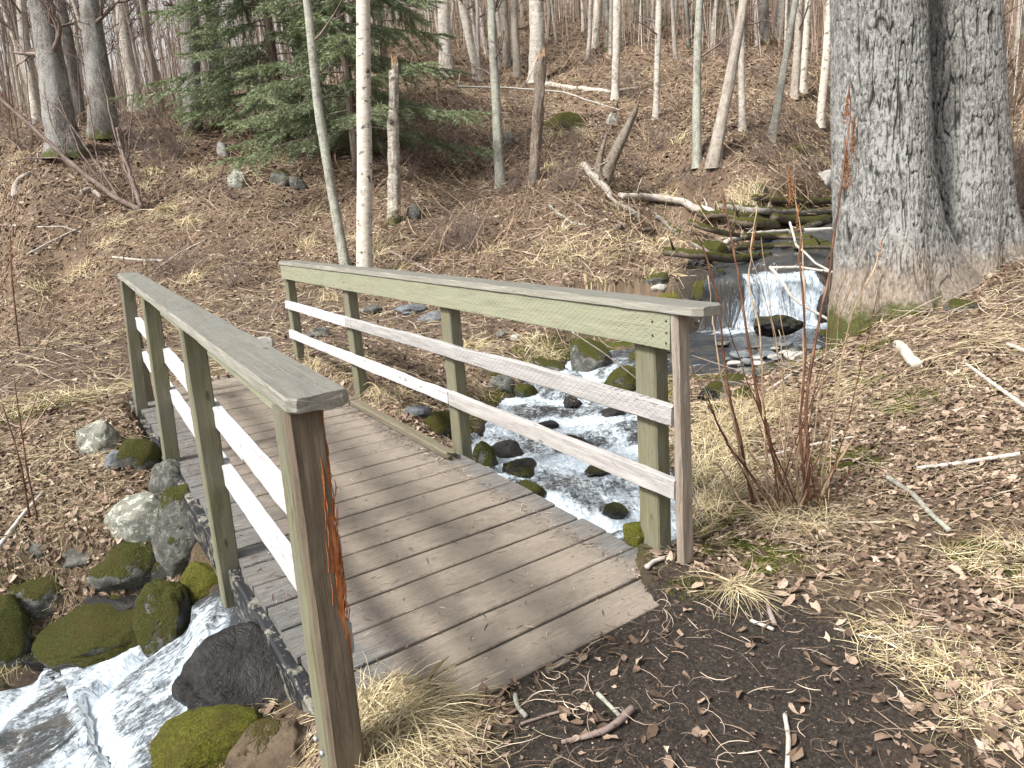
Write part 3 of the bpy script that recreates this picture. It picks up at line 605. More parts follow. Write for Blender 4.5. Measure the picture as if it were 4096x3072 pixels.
B_cot = bark('cottonwood bark', [(.05, .047, .042), (.115, .111, .103), (.18, .176, .168), (.27, .27, .26)], (6, 6, 1.6), lich=.6, lichc=(.35, .35, .34), crack=True, bd=.02, mossb=.05, low=True)
B_grey = bark('furrowed grey bark', [(.028, .024, .021), (.085, .076, .068), (.16, .148, .136), (.29, .28, .265)], (3.2, 3.2, .32), lich=.5, lichc=(.40, .40, .38), bd=.03, mossb=.1, vs=5)
B_birch = bark('white birch bark', [(.30, .26, .21), (.41, .37, .32), (.49, .455, .405), (.60, .58, .54)], (1, 1, 3), lent=.35, patch=.9, bd=.003)
B_alder = bark('mottled alder bark', [(.07, .07, .06), (.17, .165, .145), (.27, .26, .235), (.42, .41, .38)], (1.2, 1.2, 1), lent=.25, lich=.6, lichc=(.36, .38, .31), bd=.01)
B_pale = bark('pale woodland bark', [(.14, .12, .10), (.32, .29, .255), (.44, .41, .37), (.58, .55, .51)], (1, 1, 1.4), lent=.5, patch=.6, bd=.01)
B_tan = bark('tan woodland bark', [(.12, .10, .085), (.24, .21, .18), (.33, .295, .26), (.46, .42, .38)], (2, 2, .7), lent=.3, patch=.4, bd=.01)
B_dead = bark('rotten wood', [(.03, .022, .017), (.10, .075, .058), (.19, .15, .12), (.34, .28, .23)], (5, 5, .6), lich=.2, bd=.02, vs=5)
B_snag = bark('peeling birch bark', [(.09, .075, .06), (.22, .195, .165), (.42, .39, .345), (.62, .59, .54)], (1.3, 1.3, 1.6), lent=.4, patch=.8, bd=.015, mossb=.18)
B_twig = bark('twig bark', [(.09, .065, .055), (.17, .13, .115), (.24, .195, .175), (.33, .28, .25)], (1, 1, 1))
B_silver = bark('bare silver wood', [(.18, .16, .14), (.34, .315, .285), (.46, .435, .40), (.60, .575, .54)], (3, 3, 3), bd=.006)
B_splin = bark('broken yellow wood', [(.22, .12, .06), (.40, .26, .14), (.52, .36, .22), (.66, .50, .34)], (6, 6, .6), bd=.02)
# ---------------------------------------------------------------- trunks and twigs
def axisline(b, t, n, bend=0, wob=.02, sd=0):
    s = np.linspace(0, 1, n)[:, None]; L = np.linalg.norm(t-b)
    P = b+(t-b)*s; sd_ = rng.uniform(0, 99)
    W = np.stack([fbm(np.stack([s[:, 0]*L*.35, s[:, 0]*0+sd_, s[:, 0]*0], -1), 2), fbm(np.stack([s[:, 0]*L*.35, s[:, 0]*0+sd_+9, s[:, 0]*0], -1), 2), s[:, 0]*0], -1)
    W = W-W[:1]*(1-s)-W[-1:]*s
    return P+W*wob*L+RT*bend*np.sin(np.pi*s)
def trunk_mesh(P, R, k=24, lump=.04, flare=.5, flh=.25, crack=False, foot=True):
    P = np.asarray(P); n = len(P); th = np.arange(k)/k*2*np.pi
    h = np.concatenate([[0], np.cumsum(np.linalg.norm(np.diff(P, axis=0), axis=1))])
    rad = R[:, None]*(1+flare*np.exp(-h/flh)[:, None]*(1+.45*np.cos(3*th+rng.uniform(0, 6))[None]+.3*np.cos(5*th+rng.uniform(0, 6))[None]))
    cx, cy = np.cos(th), np.sin(th)
    V = P[:, None]+np.stack([rad*cx, rad*cy, rad*0], -1)
    sdn = rng.uniform(0, 99); dd = fbm(np.stack([cx[None]*2+sdn+0*rad, cy[None]*2+0*rad, h[:, None]*1.6/1+0*rad], -1), 3)
    V += np.stack([cx[None]*dd*lump*R[:, None]*3, cy[None]*dd*lump*R[:, None]*3, 0*dd], -1)
    i = np.arange(n-1)[:, None]*k; j = np.arange(k)[None]; j2 = (j+1) % k
    Q = np.stack([i+j, i+j2, i+k+j2, i+k+j], -1).reshape(-1, 4)
    return V, Q
def grow(mb, p, d, L, r, lev, up=.25, kids=5, sides=4):
    n = 5 if lev > 0 else 3; P = [p]; dd = d/np.linalg.norm(d)
    for i in range(n):
        dd = dd+rng.normal(0, .13, 3)+np.array([0, 0, up*.25]); dd /= np.linalg.norm(dd); P.append(P[-1]+dd*L/n)
    P = np.array(P); mb.tube(P, np.linspace(r, max(r*.25, .0012), len(P)), max(3, sides), cap=False)
    if lev > 0:
        for q in range(kids):
            f = rng.uniform(.25, .95); i = min(int(f*n), n-1); pp = P[i]+(P[i+1]-P[i])*(f*n-i)
            ax_ = (P[i+1]-P[i]); ax_ /= np.linalg.norm(ax_); rv = rng.normal(0, 1, 3); rv -= ax_*(rv@ax_); rv /= np.linalg.norm(rv)
            grow(mb, pp, ax_*rng.uniform(.6, 1.)+rv*.8, L*rng.uniform(.3, .55), r*.5, lev-1, up, kids, 3)
GB = 'bare trees of the wood'
def tree(name, label, u, v, ut, w0, w1, mat, cat='tree', bend=0, vt=0, extra=5, flare=.35, k=20, group=None, nb=14, wob=.012, blo=2.2, depth=None, lump=.05, blen=1.4, drop=.1):
    """a tree whose foot shows at (u, v) and which crosses the height vt of the frame at ut; widths in pixels of the frame"""
    b, t = place(u, v) if depth is None else (None, depth)
    if b is None: b = ond(u, v, depth); g0 = gpt(b[0], b[1]); b[2] = g0[2]; t = depth
    tp = ond(ut, vt, t*1.0)
    tp2 = tp+(tp-b)/np.linalg.norm(tp-b)*extra
    r0, r1 = w0*t/F0/2, w1*t/F0/2
    n = int(np.clip(np.linalg.norm(tp2-b)/.22, 12, 70)); P = axisline(b-np.array([0, 0, drop]), tp2, n, bend, wob)
    s = np.linspace(0, 1, n); f = np.linalg.norm(tp-b)/np.linalg.norm(tp2-b); R = r0+(r1-r0)*s/f; R = np.maximum(R, r1*.35)*np.where(s > f, 1-(s-f)/(1-f+1e-6)*.75, 1)
    V, Q = trunk_mesh(P, R, k, lump, flare, r0*1.6+.08)
    o = empty(name, b); tag(o, label, cat, group)
    tr = mesh('trunk', V.reshape(-1, 3)-b, Q, mat, o)
    if nb:
        mb = MB()
        for q in range(nb):
            i = rng.integers(int(n*min(.9, blo/np.linalg.norm(tp2-b))), n-1); a = rng.uniform(0, 6.28)
            d = np.array([math.cos(a), math.sin(a), rng.uniform(.1, .7)]); grow(mb, P[i], d, blen*rng.uniform(.5, 1.3), R[i]*.28+.004, 2, .25, 4)
        mb.build('crown', B_twig, o, off=b)
    return o
# ---- the big twin cottonwood on the near bank
cb = ond(884, 322, 8.75); cb[2] = float(ground(cb[:1], cb[1:2])[0])
BT = empty('cottonwood', cb); tag(BT, 'huge old tree with two thick grey trunks joined at a flared mossy root', 'tree')
rdir = math.atan2(RT[1], RT[0])
def bigtrunk(name, c0, ctop, r0, H, butt, sd, lean=0, right=1.0):
    k, n = 420, 520; th = np.arange(k)/k*2*np.pi; h = np.linspace(-.5, H, n)
    s = (h+.0)/H; ax_ = c0[None]+(ctop-c0)[None]*s[:, None]; ax_[:, 2] = c0[2]+h
    hh = np.clip(h, 0, None)[:, None]; dth = np.angle(np.exp(1j*(th-rdir)))[None]
    rad = r0*(1-.018*np.clip(hh, 0, 6))+.0*dth
    rad = rad+np.exp(-(hh/.55)**1.0)*(.10+.10*np.cos(4*th+sd)[None]+.05*np.cos(7*th+sd*2)[None])
    rad = rad+butt*np.exp(-(hh/.62)**1.15)*np.clip(np.cos(dth-.35), 0, 1)**2.2+butt*.25*np.exp(-(hh/1.6)**1.6)*np.clip(np.cos(dth-.2), 0, 1)**2
    def S3_(a, b, c): return np.stack(np.broadcast_arrays(a, b, c), -1)
    rad = rad+fbm(S3_(np.cos(th)[None]*1.2+sd, np.sin(th)[None]*1.2, hh*.5), 3)*.06
    X = th[None]*r0; 
    wv = fbm(S3_(np.cos(th)[None]*2.5+sd, np.sin(th)[None]*2.5, hh*1.4), 3, 3)*.25
    def rid(fx, fz, o): return 1-np.abs(fbm(S3_((np.cos(th)[None]*r0+wv*.12)*fx+sd+o, np.sin(th)[None]*r0*fx, hh*fz+wv), 2, 5))*2.4
    ra = rid(12, 1.3, 0); rb = rid(30, 4.5, 7)
    crk = np.clip(sstep(.78, .96, ra)*sstep(-.25, .15, fbm(S3_(np.cos(th)[None]*6*r0, np.sin(th)[None]*6*r0, hh*2.2), 2, 8))+.7*sstep(.80, .97, rb), 0, 1)
    plate = fbm(S3_(np.cos(th)[None]*24*r0, np.sin(th)[None]*24*r0, hh*17), 3, 6)
    lowc = sstep(.1, 1.0, hh); rad = rad-crk*.034*(.4+.6*lowc)+plate*.010
    V = ax_[:, None]+np.stack([rad*np.cos(th)[None], rad*np.sin(th)[None], 0*rad], -1)
    i = np.arange(n-1)[:, None]*k; j = np.arange(k)[None]; j2 = (j+1) % k; Q = np.stack([i+j, i+j2, i+k+j2, i+k+j], -1).reshape(-1, 4)
    return mesh(name, V.reshape(-1, 3)-cb, Q, B_cot, BT, attrs=dict(crack=(crk*(.35+.65*lowc)*.9).ravel()))
t1 = ond(877, 0, 8.75); d1 = (t1-cb)/(t1[2]-cb[2]); H1 = 9.
bigtrunk('trunk', cb, cb+d1*H1, .585, H1, .80, 1.3)
c2 = ond(966, 290, 9.35); c2[2] = cb[2]+.25; t2 = ond(964, 0, 9.35); d2 = (t2-c2)/(t2[2]-c2[2])
bigtrunk('trunk', c2, c2+d2*H1, .50, H1, .38, 4.1)
mb = MB()
for q in range(26):
    w_t = q % 2; base_ = cb+d1*8.5 if w_t else c2+d2*8.7; a = rng.uniform(0, 6.28); grow(mb, base_-np.array([0, 0, rng.uniform(0, 1)]), np.array([math.cos(a), math.sin(a), rng.uniform(.5, 2)]), rng.uniform(2.5, 5), .16, 3, .2, 4, 6)
mb.build('crown', B_twig, BT, off=cb)
# ---- trees and snags one can tell apart: foot u, v; u at the top edge; widths
TL = [
 ('cottonwood', 'massive furrowed grey trunk left of the dark leaning one on the far bank', 64, 156, 39, 27, 22, B_grey),
 ('cottonwood', 'slimmer lichen-speckled grey trunk directly behind the massive left trunk', 79, 124, 58, 13, 14, B_grey),
 ('cottonwood', 'dark brown furrowed trunk leaning left, between the massive trunk and spruce boughs', 107, 138, 87, 25, 18, B_grey),
 ('birch_tree', 'pale slender birch left of the massive grey trunk', 37, 123, 22, 9, 9, B_pale),
 ('birch_tree', 'pale crooked trunk between the dark leaning trunk and the spruce boughs', 137, 112, 121, 13, 10, B_pale),
 ('cottonwood', 'stout furrowed trunk rising through the left spruce boughs', 193, 134, 187, 17, 17, B_grey),
 ('cottonwood', 'grey trunk half covered by spruce boughs, right of the stout one', 222, 128, 210, 17, 13, B_grey),
 ('birch_tree', 'smooth straight white birch with black scars rising behind the far end of the bridge rail', 364, 282, 361, 16, 14, B_birch),
 ('alder_tree', 'thin grey mottled trunk curving up to the left beside the white birch', 346, 268, 313, 10, 8, B_alder),
 ('aspen_tree', 'grey trunk with dark knots right of the spruce boughs', 446, 77, 443, 13, 12, B_pale),
 ('aspen_tree', 'thin leaning trunk right of the grey knotted one', 478, 80, 462, 8, 8, B_pale),
 ('alder_tree', 'slender patchy trunk with a dark blackened top, left of the broken snag', 500, 186, 492, 10, 8, B_alder),
 ('aspen_tree', 'tan trunk behind the blackened slender one', 507, 66, 504, 8, 8, B_tan),
 ('aspen_tree', 'twin tan trunk standing beside a mossy root hump', 517, 76, 515, 8, 7, B_tan),
 ('aspen_tree', 'broad pale grey trunk directly behind the broken snag', 537, 82, 535, 15, 14, B_pale),
 ('birch_tree', 'white birch on the hill crest left of the lone slope trunk', 594, 48, 597, 8, 8, B_birch),
 ('aspen_tree', 'lone pale trunk at the end of the fallen birch log', 615, 99, 617, 8, 8, B_pale),
 ('aspen_tree', 'thin pale trunk right of the fallen birch log', 655, 119, 659, 6, 6, B_pale),
 ('alder_tree', 'straight grey trunk of the pair that shares one foot on the slope', 697, 165, 701, 9, 7, B_alder),
 ('alder_tree', 'thicker trunk leaning right out of the shared foot on the slope', 712, 165, 745, 13, 9, B_tan),
 ('aspen_tree', 'short slim trunk behind the leaning pair', 742, 131, 744, 7, 6, B_pale),
 ('alder_tree', 'thin grey trunk bowed to the right, left of the striped birches', 770, 140, 793, 8, 6, B_alder),
 ('birch_tree', 'tan trunk in the clump left of the big tree', 794, 98, 799, 8, 7, B_tan),
 ('birch_tree', 'white ringed birch in the clump left of the big tree', 803, 92, 808, 7, 6, B_birch),
 ('birch_tree', 'curved white birch close against the left side of the big tree', 820, 126, 829, 8, 8, B_birch),
 ('aspen_tree', 'grey trunk on the ridge right of the leaning pair', 765, 44, 764, 9, 9, B_grey),
 ('aspen_tree', 'grey trunk on the ridge above the bowed trunk', 778, 40, 779, 8, 8, B_pale),
]
for t in TL:
    near = t[0] != 'aspen_tree' and t[5] > 14
    bd_ = -.12 if 'curving' in t[1] else (.15 if 'bowed' in t[1] else 0)
    tree(t[0], t[1], t[2], t[3], t[4], t[5], t[6], t[7], bend=bd_, nb=0 if 'smooth straight' in t[1] else 9, k=32 if t[5] > 12 else 18, wob=.004 if 'smooth' in t[1] else .010, blo=3.0 if t[5] > 10 else 2.4, flare=.12 if 'smooth' in t[1] else .35,
         extra=6, blen=1.2, lump=.015 if 'smooth' in t[1] else .05)
# broken snags
def snag(name, label, u, v, ut, vt, w0, w1, mat, topmat, cat='snag'):
    b, t = place(u, v); tp = ond(ut, vt, t); P = axisline(b-np.array([0, 0, .15]), tp, 60, 0, .012); s = np.linspace(0, 1, 60)
    R = (w0+(w1-w0)*s)*t/F0/2*(1+.16*fbm(np.stack([s*14, s*0, s*0+u], -1), 3))
    V, Q = trunk_mesh(P, R, 30, .12, .35, .2)
    jag = fbm(np.stack([np.arange(30)*.9, np.zeros(30), np.zeros(30)], -1), 2)*.22; V[-1, :, 2] += jag; V[-2, :, 2] += jag*.5
    o = empty(name, b); tag(o, label, cat)
    n = V.shape[0]*30; VV = np.concatenate([V.reshape(-1, 3), [V[-1].mean(0)-np.array([0, 0, .12])]])-b
    T_ = np.array([((n-30)+q, (n-30)+(q+1) % 30, n) for q in range(30)])
    mesh('trunk', VV, [Q, T_], mat, o)
    ms = MB()
    for q in range(16):
        a = rng.uniform(0, 6.28); p = tp+np.array([math.cos(a), math.sin(a), 0])*R[-1]*rng.uniform(.3, .95)
        ms.tube([p-np.array([0, 0, .18]), p, p+np.array([rng.normal(0, .02), rng.normal(0, .02), rng.uniform(.05, .28)])], [.022, .014, .002], 4)
    ms.build('splintered_top', topmat, o, off=b)
    return o
snag('dead_birch_stump', 'broken off birch snag with peeling black and white bark and a jagged top', 393, 224, 394, 66, 12, 10, B_snag, B_splin)
s2 = snag('dead_tree_stump', 'rotten snag with an orange torn top in front of the broad grey trunk', 533, 182, 541, 58, 11, 11, B_dead, B_splin)
# ---- bare trees further in the wood
def proto(name, H, r, mat, nb, lean):
    P = axisline(np.zeros(3)-np.array([0, 0, .2]), np.array([lean, 0, H]), 34, 0, .018); R = np.linspace(r, r*.25, 34)
    V, Q = trunk_mesh(P, R, 9, .08, .3, .25); o = empty(name, (0, 0, 0)); mesh('trunk', V.reshape(-1, 3), Q, mat, o); mb = MB()
    for q in range(nb):
        i = rng.integers(5, 33); a = rng.uniform(0, 6.28); grow(mb, P[i], np.array([math.cos(a), math.sin(a), rng.uniform(.2, 1.1)]), rng.uniform(.7, 2.2)*(1-.4*i/34), R[i]*.3+.004, 2, .4, 4, 3)
    mb.build('crown', B_twig, o); return o
PR = [proto('birch_tree', 15, .10, B_pale, 24, .5), proto('birch_tree', 13, .085, B_pale, 26, -.7), proto('aspen_tree', 16, .13, B_tan, 24, .3), proto('aspen_tree', 12, .06, B_tan, 26, .9), proto('birch_tree', 16, .09, B_birch, 22, -.3), proto('aspen_tree', 14, .11, B_grey, 24, -.2)]
LB = ['pale bare birch standing far back in the wood', 'pale bare birch standing far back in the wood', 'tan bare trunk standing far back in the wood', 'thin tan bare trunk standing far back in the wood', 'white bare birch standing far back in the wood', 'dark grey bare trunk standing far back in the wood']
cnt = 0; used = set(); pts_bg = []
while cnt < 268:
    a = YAW+math.radians(rng.uniform(-42, 40)); dd = 25+rng.uniform(0, 1)**.75*34; x, y = math.sin(a)*dd, math.cos(a)*dd
    ang = math.degrees(a-YAW)
    if dd < (27 if ang < -8 else 33 if ang < 25 else 24): continue
    if any((x-px)**2+(y-py)**2 < .5 for px, py in pts_bg): continue
    pts_bg.append((x, y)); k = rng.choice(6, p=[.24, .2, .17, .17, .14, .08])
    o = PR[k] if k not in used else copy_tree(PR[k]); used.add(k)
    o.location = gpt(x, y); o.rotation_euler = (rng.normal(0, .035), rng.normal(0, .035), rng.uniform(0, 6.28)); sc_ = rng.uniform(.75, 1.35); o.scale = (sc_*rng.uniform(.8, 1.3),)*2+(sc_,)
    tag(o, LB[k], 'tree', GB); cnt += 1
# ---- spruces
F_spr = N('spruce needles', .6, .3)
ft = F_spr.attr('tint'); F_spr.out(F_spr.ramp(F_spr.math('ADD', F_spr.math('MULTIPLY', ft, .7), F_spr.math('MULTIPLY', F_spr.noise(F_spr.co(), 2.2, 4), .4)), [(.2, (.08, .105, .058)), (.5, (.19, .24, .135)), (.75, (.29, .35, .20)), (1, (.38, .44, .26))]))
F_spr.b.inputs['Subsurface Weight'].default_value = 0
def spruce(name, H, r, z0, z1, Lmax, nb, twigs=34, needles=26, lowlen=None):
    o = empty(name, (0, 0, 0)); mb = MB(); P = axisline(np.array([0, 0, -.2]), np.array([.1, 0, H]), 20, 0, .004); mb.tube(P, np.linspace(r, .02, 20), 12); mb.build('trunk', B_dead, o)
    br = MB(); VV = []; TT = []
    for b in range(nb):
        z = z0+(z1-z0)*(b/nb)**1.15; a = b*2.4+rng.normal(0, .3); L = Lmax*(1-z/H)**.7*rng.uniform(.6, 1.08); d = np.array([math.cos(a), math.sin(a), 0]); side = np.array([-d[1], d[0], 0])
        s = np.linspace(0, 1, 9); droop = rng.uniform(.18, .38); Pb = np.array([0, 0, z])+d*L*s[:, None]+np.array([0, 0, 1.])*(-droop*L*s**1.5+.08*L*s**3)[:, None]+side*(rng.normal(0, .08)*L*s**2)[:, None]
        br.tube(Pb, np.linspace(.022, .004, 9), 4, cap=False)
        for q in range(twigs):
            f = rng.uniform(.12, 1.)**.85; i = min(int(f*8), 7); p = Pb[i]+(Pb[i+1]-Pb[i])*(f*8-i); sg_ = 1 if q % 2 else -1
            tl = L*(.34-.22*f)*rng.uniform(.6, 1.25)+.10; td = d*rng.uniform(.45, .9)+side*sg_*rng.uniform(.5, .95)+np.array([0, 0, rng.uniform(-.45, .02)])
            if f > .93: td = d+side*rng.normal(0, .2)
            td /= np.linalg.norm(td)
            tw = p+td*tl*np.linspace(0, 1, 4)[:, None]+np.array([0, 0, -1.])*(np.linspace(0, 1, 4)**2*tl*.25)[:, None]
            br.tube(tw, np.linspace(.006, .002, 4), 3, cap=False)
            nn_ = int(needles*tl/.35)+6; g_ = rng.uniform(0, 1, nn_); c_ = tw[0]+(tw[-1]-tw[0])*g_[:, None]+np.array([0, 0, .06])*(g_*(1-g_)*tl)[:, None]
            # small side sprigs carrying the needles
            nd = rng.normal(0, 1, (nn_, 3)); nd[:, 2] = nd[:, 2]*.45-.15; nd = nd+td*1.3; nd /= np.linalg.norm(nd, axis=1)[:, None]
            wv = np.cross(nd, rng.normal(0, 1, (nn_, 3))); wv /= np.linalg.norm(wv, axis=1)[:, None]; ln = rng.uniform(.07, .17, nn_)[:, None]; wd3 = rng.uniform(.005, .010, nn_)[:, None]
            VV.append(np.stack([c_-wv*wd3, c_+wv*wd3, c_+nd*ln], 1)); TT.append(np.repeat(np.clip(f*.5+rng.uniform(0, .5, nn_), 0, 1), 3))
    br.build('branches', B_dead, o)
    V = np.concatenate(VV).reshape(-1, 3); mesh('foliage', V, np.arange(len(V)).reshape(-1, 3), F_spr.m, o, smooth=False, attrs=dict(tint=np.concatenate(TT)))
    return o
S1 = spruce('spruce_tree', 14, .17, .8, 11, 4.7, 84, 44, 44); b, t = place(284, 140); S1.location = b; tag(S1, 'large dark green spruce with drooping boughs that sweep to the ground on the far bank', 'spruce')
S2 = spruce('spruce_tree', 13, .15, 1.2, 10.5, 3.9, 66, 46, 46); b = ond(352, 118, 18.3); S2.location = gpt(b[0], b[1]); S2.rotation_euler = (0, 0, .9); tag(S2, 'spruce just behind the white birch with boughs reaching to the right', 'spruce')
S3 = spruce('spruce_tree', 12, .15, 1.0, 11, 2.2, 46, 20, 22)
for i, (u, v, dd, sc_, lab) in enumerate([(712, 50, 36, 1., 'small dark spruce on the ridge above the leaning pair of trunks'), (640, 45, 38, .8, 'small spruce on the ridge above the lone slope trunk'), (385, 66, 30, 1.0, 'distant dark spruce right of the white birch'), (775, 35, 40, .9, 'far spruce on the ridge beside the big tree'), (300, 70, 34, .9, 'distant spruce behind the large spruce boughs')]):
    o = S3 if i == 0 else copy_tree(S3); b = ond(u, v, dd); o.location = gpt(b[0], b[1]); o.scale = (sc_,)*3; o.rotation_euler = (0, 0, i*1.7); tag(o, lab, 'spruce')
# ---------------------------------------------------------------- rocks
def rockmat(name, cols, moss=0., lich=0., wet=False, mz=.3, mcol=None):
    r = N(name, .38 if wet else .9, .3 if wet else .15); v = r.pos(); n1 = r.noise(v, 7, 7, .72, .3)
    c = r.ramp(n1, [(.3, cols[0]), (.5, cols[1]), (.7, cols[2])])
    c = r.mix(r.ramp(r.noise(v, 60, 4, .8), [(.45, 0), (.7, .5)]), c, cols[2])
    if lich:
        c = r.mix(r.ramp(r.noise(v, 16, 6, .8), [(.52, 0), (.58, lich)]), c, (.42, .43, .37)); c = r.mix(r.ramp(r.noise(v, 13, 4, .7, .4), [(.62, 0), (.67, .8)]), c, (.03, .025, .022))
    h = n1
    if moss:
        mm = r.math('ADD', r.math('MULTIPLY', r.nz(), mz), r.math('MULTIPLY', r.noise(v, 6, 5, .7), .9)); mk = r.ramp(mm, [(1.05-moss*.75, 0), (1.12-moss*.75, 1)])
        mt_ = r.noise(v, 90, 4, .85); mc_ = mcol or ((.014, .017, .005), (.060, .066, .015), (.135, .138, .034))
        mc = r.mix(r.ramp(r.noise(v, 9, 3), [(.4, 0), (.7, .6)]), r.ramp(mt_, [(.32, mc_[0]), (.5, mc_[1]), (.7, mc_[2])]), (.075, .055, .018))
        c = r.mix(mk, c, mc); h = r.math('ADD', n1, r.math('MULTIPLY', mk, r.math('MULTIPLY', mt_, 1.6)))
        if wet: r.put(r.b.inputs['Roughness'], r.math('ADD', .14, r.math('MULTIPLY', mk, .7)))
    return r.out(c, r.bump(h, 1.0, .05 if wet else .02))
GC = [(.022, .022, .019), (.062, .062, .056), (.125, .125, .113)]; DC = [(.004, .004, .005), (.013, .012, .012), (.034, .031, .030)]; BC = [(.045, .050, .058), (.095, .105, .118), (.16, .172, .185)]; PC = [(.16, .155, .14), (.30, .29, .27), (.46, .45, .42)]
K_grey = rockmat('dry grey stone', GC, .15, .25); K_lich = rockmat('lichen spotted stone', [(.06, .06, .05), (.14, .14, .12), (.23, .23, .20)], .1, .9); K_blue = rockmat('slate blue stone', BC, 0, .15)
K_half = rockmat('half mossy stone', GC, .62, .2, mz=.35); K_moss = rockmat('mossy stone', GC, .85, 0, mz=.3); K_bright = rockmat('bright moss', GC, 1.05, 0, mz=.2, mcol=((.03, .035, .006), (.125, .13, .018), (.27, .26, .05)))
K_wet = rockmat('wet dark stone', DC, 0, 0, True); K_wetm = rockmat('wet mossy stone', DC, .5, 0, True); K_pale = rockmat('pale stone', PC, 0, .1); K_brown = rockmat('earthy moss', [(.03, .022, .016), (.07, .052, .036), (.13, .10, .07)], .45, 0, mcol=((.03, .028, .008), (.09, .08, .02), (.16, .13, .05)))
def ico(sub):
    import bmesh
    b = bmesh.new(); bmesh.ops.create_icosphere(b, subdivisions=sub, radius=1); V = np.array([v.co[:] for v in b.verts]); F = np.array([[v.index for v in f.verts] for f in b.faces]); b.free(); return V, F
ICO = {s: ico(s) for s in (2, 3, 4, 5, 6)}
def rockmesh(sub, rx, ry, rz, sd, rough=.3, moss=0, ang=0):
    V, F = ICO[sub]; n = fbm(V*.9+sd, 3, 11)
    W = V*(1+n*rough*1.4+fbm(V*2.6+sd, 3, 12)*rough*.35)[:, None]
    for q in range(5):     # a few flat faces
        r_ = np.random.default_rng(int(sd*10)+q); d = r_.normal(0, 1, 3); d /= np.linalg.norm(d); lim = r_.uniform(.62, .9); p = W@d; W = W-np.clip(p-lim, 0, None)[:, None]*d*.8
    if moss: W = W*(1+fbm(V*14+sd, 2, 13)*.05*moss)[:, None]
    W = W*np.array([rx, ry, rz]); c, s = math.cos(ang), math.sin(ang); return np.stack([W[:, 0]*c-W[:, 1]*s, W[:, 0]*s+W[:, 1]*c, W[:, 2]], 1), F
FXY = np.array([FW[0], FW[1], 0])/math.hypot(FW[0], FW[1]); RXY = np.array([RT[0], RT[1], 0])/math.hypot(RT[0], RT[1])
VANG = math.atan2(RXY[1], RXY[0])
def rock(u0, u1, v0, v1, mat, label, rough=.3, moss=0, sink=.25, dy=.42, sub=None, name='rock', cat='rock', tilt=0):
    u = (u0+u1)/2; b, t = place(u, v1-1); ce = creek(b[0], b[1]); inw = float((ce[0]-ce[2]).ravel()[0]) < -.04 and t < 11 and v0 > 300
    if inw: wz_ = float(ce[1].ravel()[0]); b = onz(u, v1-1, wz_); t = (b-CAM)@FW
    w = (u1-u0)*t/F0*(1.36 if (u1 < 240 and v0 > 430) else 1.08); h = (v1-v0)*t/F0*(1.3 if (u1 < 240 and v0 > 430) else 1)
    ry = w*dy; el = math.atan2(1.62-b[2], t); rz = max((h-2*ry*math.sin(el)*.75)*.75, w*.20); rz = min(rz, h*.8)
    if 'mound' in label or 'swell' in label or 'hump right' in label: rz = w*.10; ry = w*.42
    rough = .48 if mat in (K_wet, K_wetm) else rough
    sd = rng.uniform(0, 90); sub = sub or (5 if (u1-u0) > 30 else 4 if (u1-u0) > 10 else 3)
    V, F = rockmesh(sub, w/2, ry, rz, sd, rough, moss, VANG+tilt)
    c = b+FXY*ry*.85+np.array([0, 0, rz*(.55-sink)])
    gc = gpt(c[0], c[1]); c[2] = max(c[2], gc[2]-rz*.2) if t > 12 else c[2]
    if inw: c[2] = wz_+rz*.22
    o = mesh(name, V, F, mat, smooth=True); o.location = c; tag(o, label, cat); return o
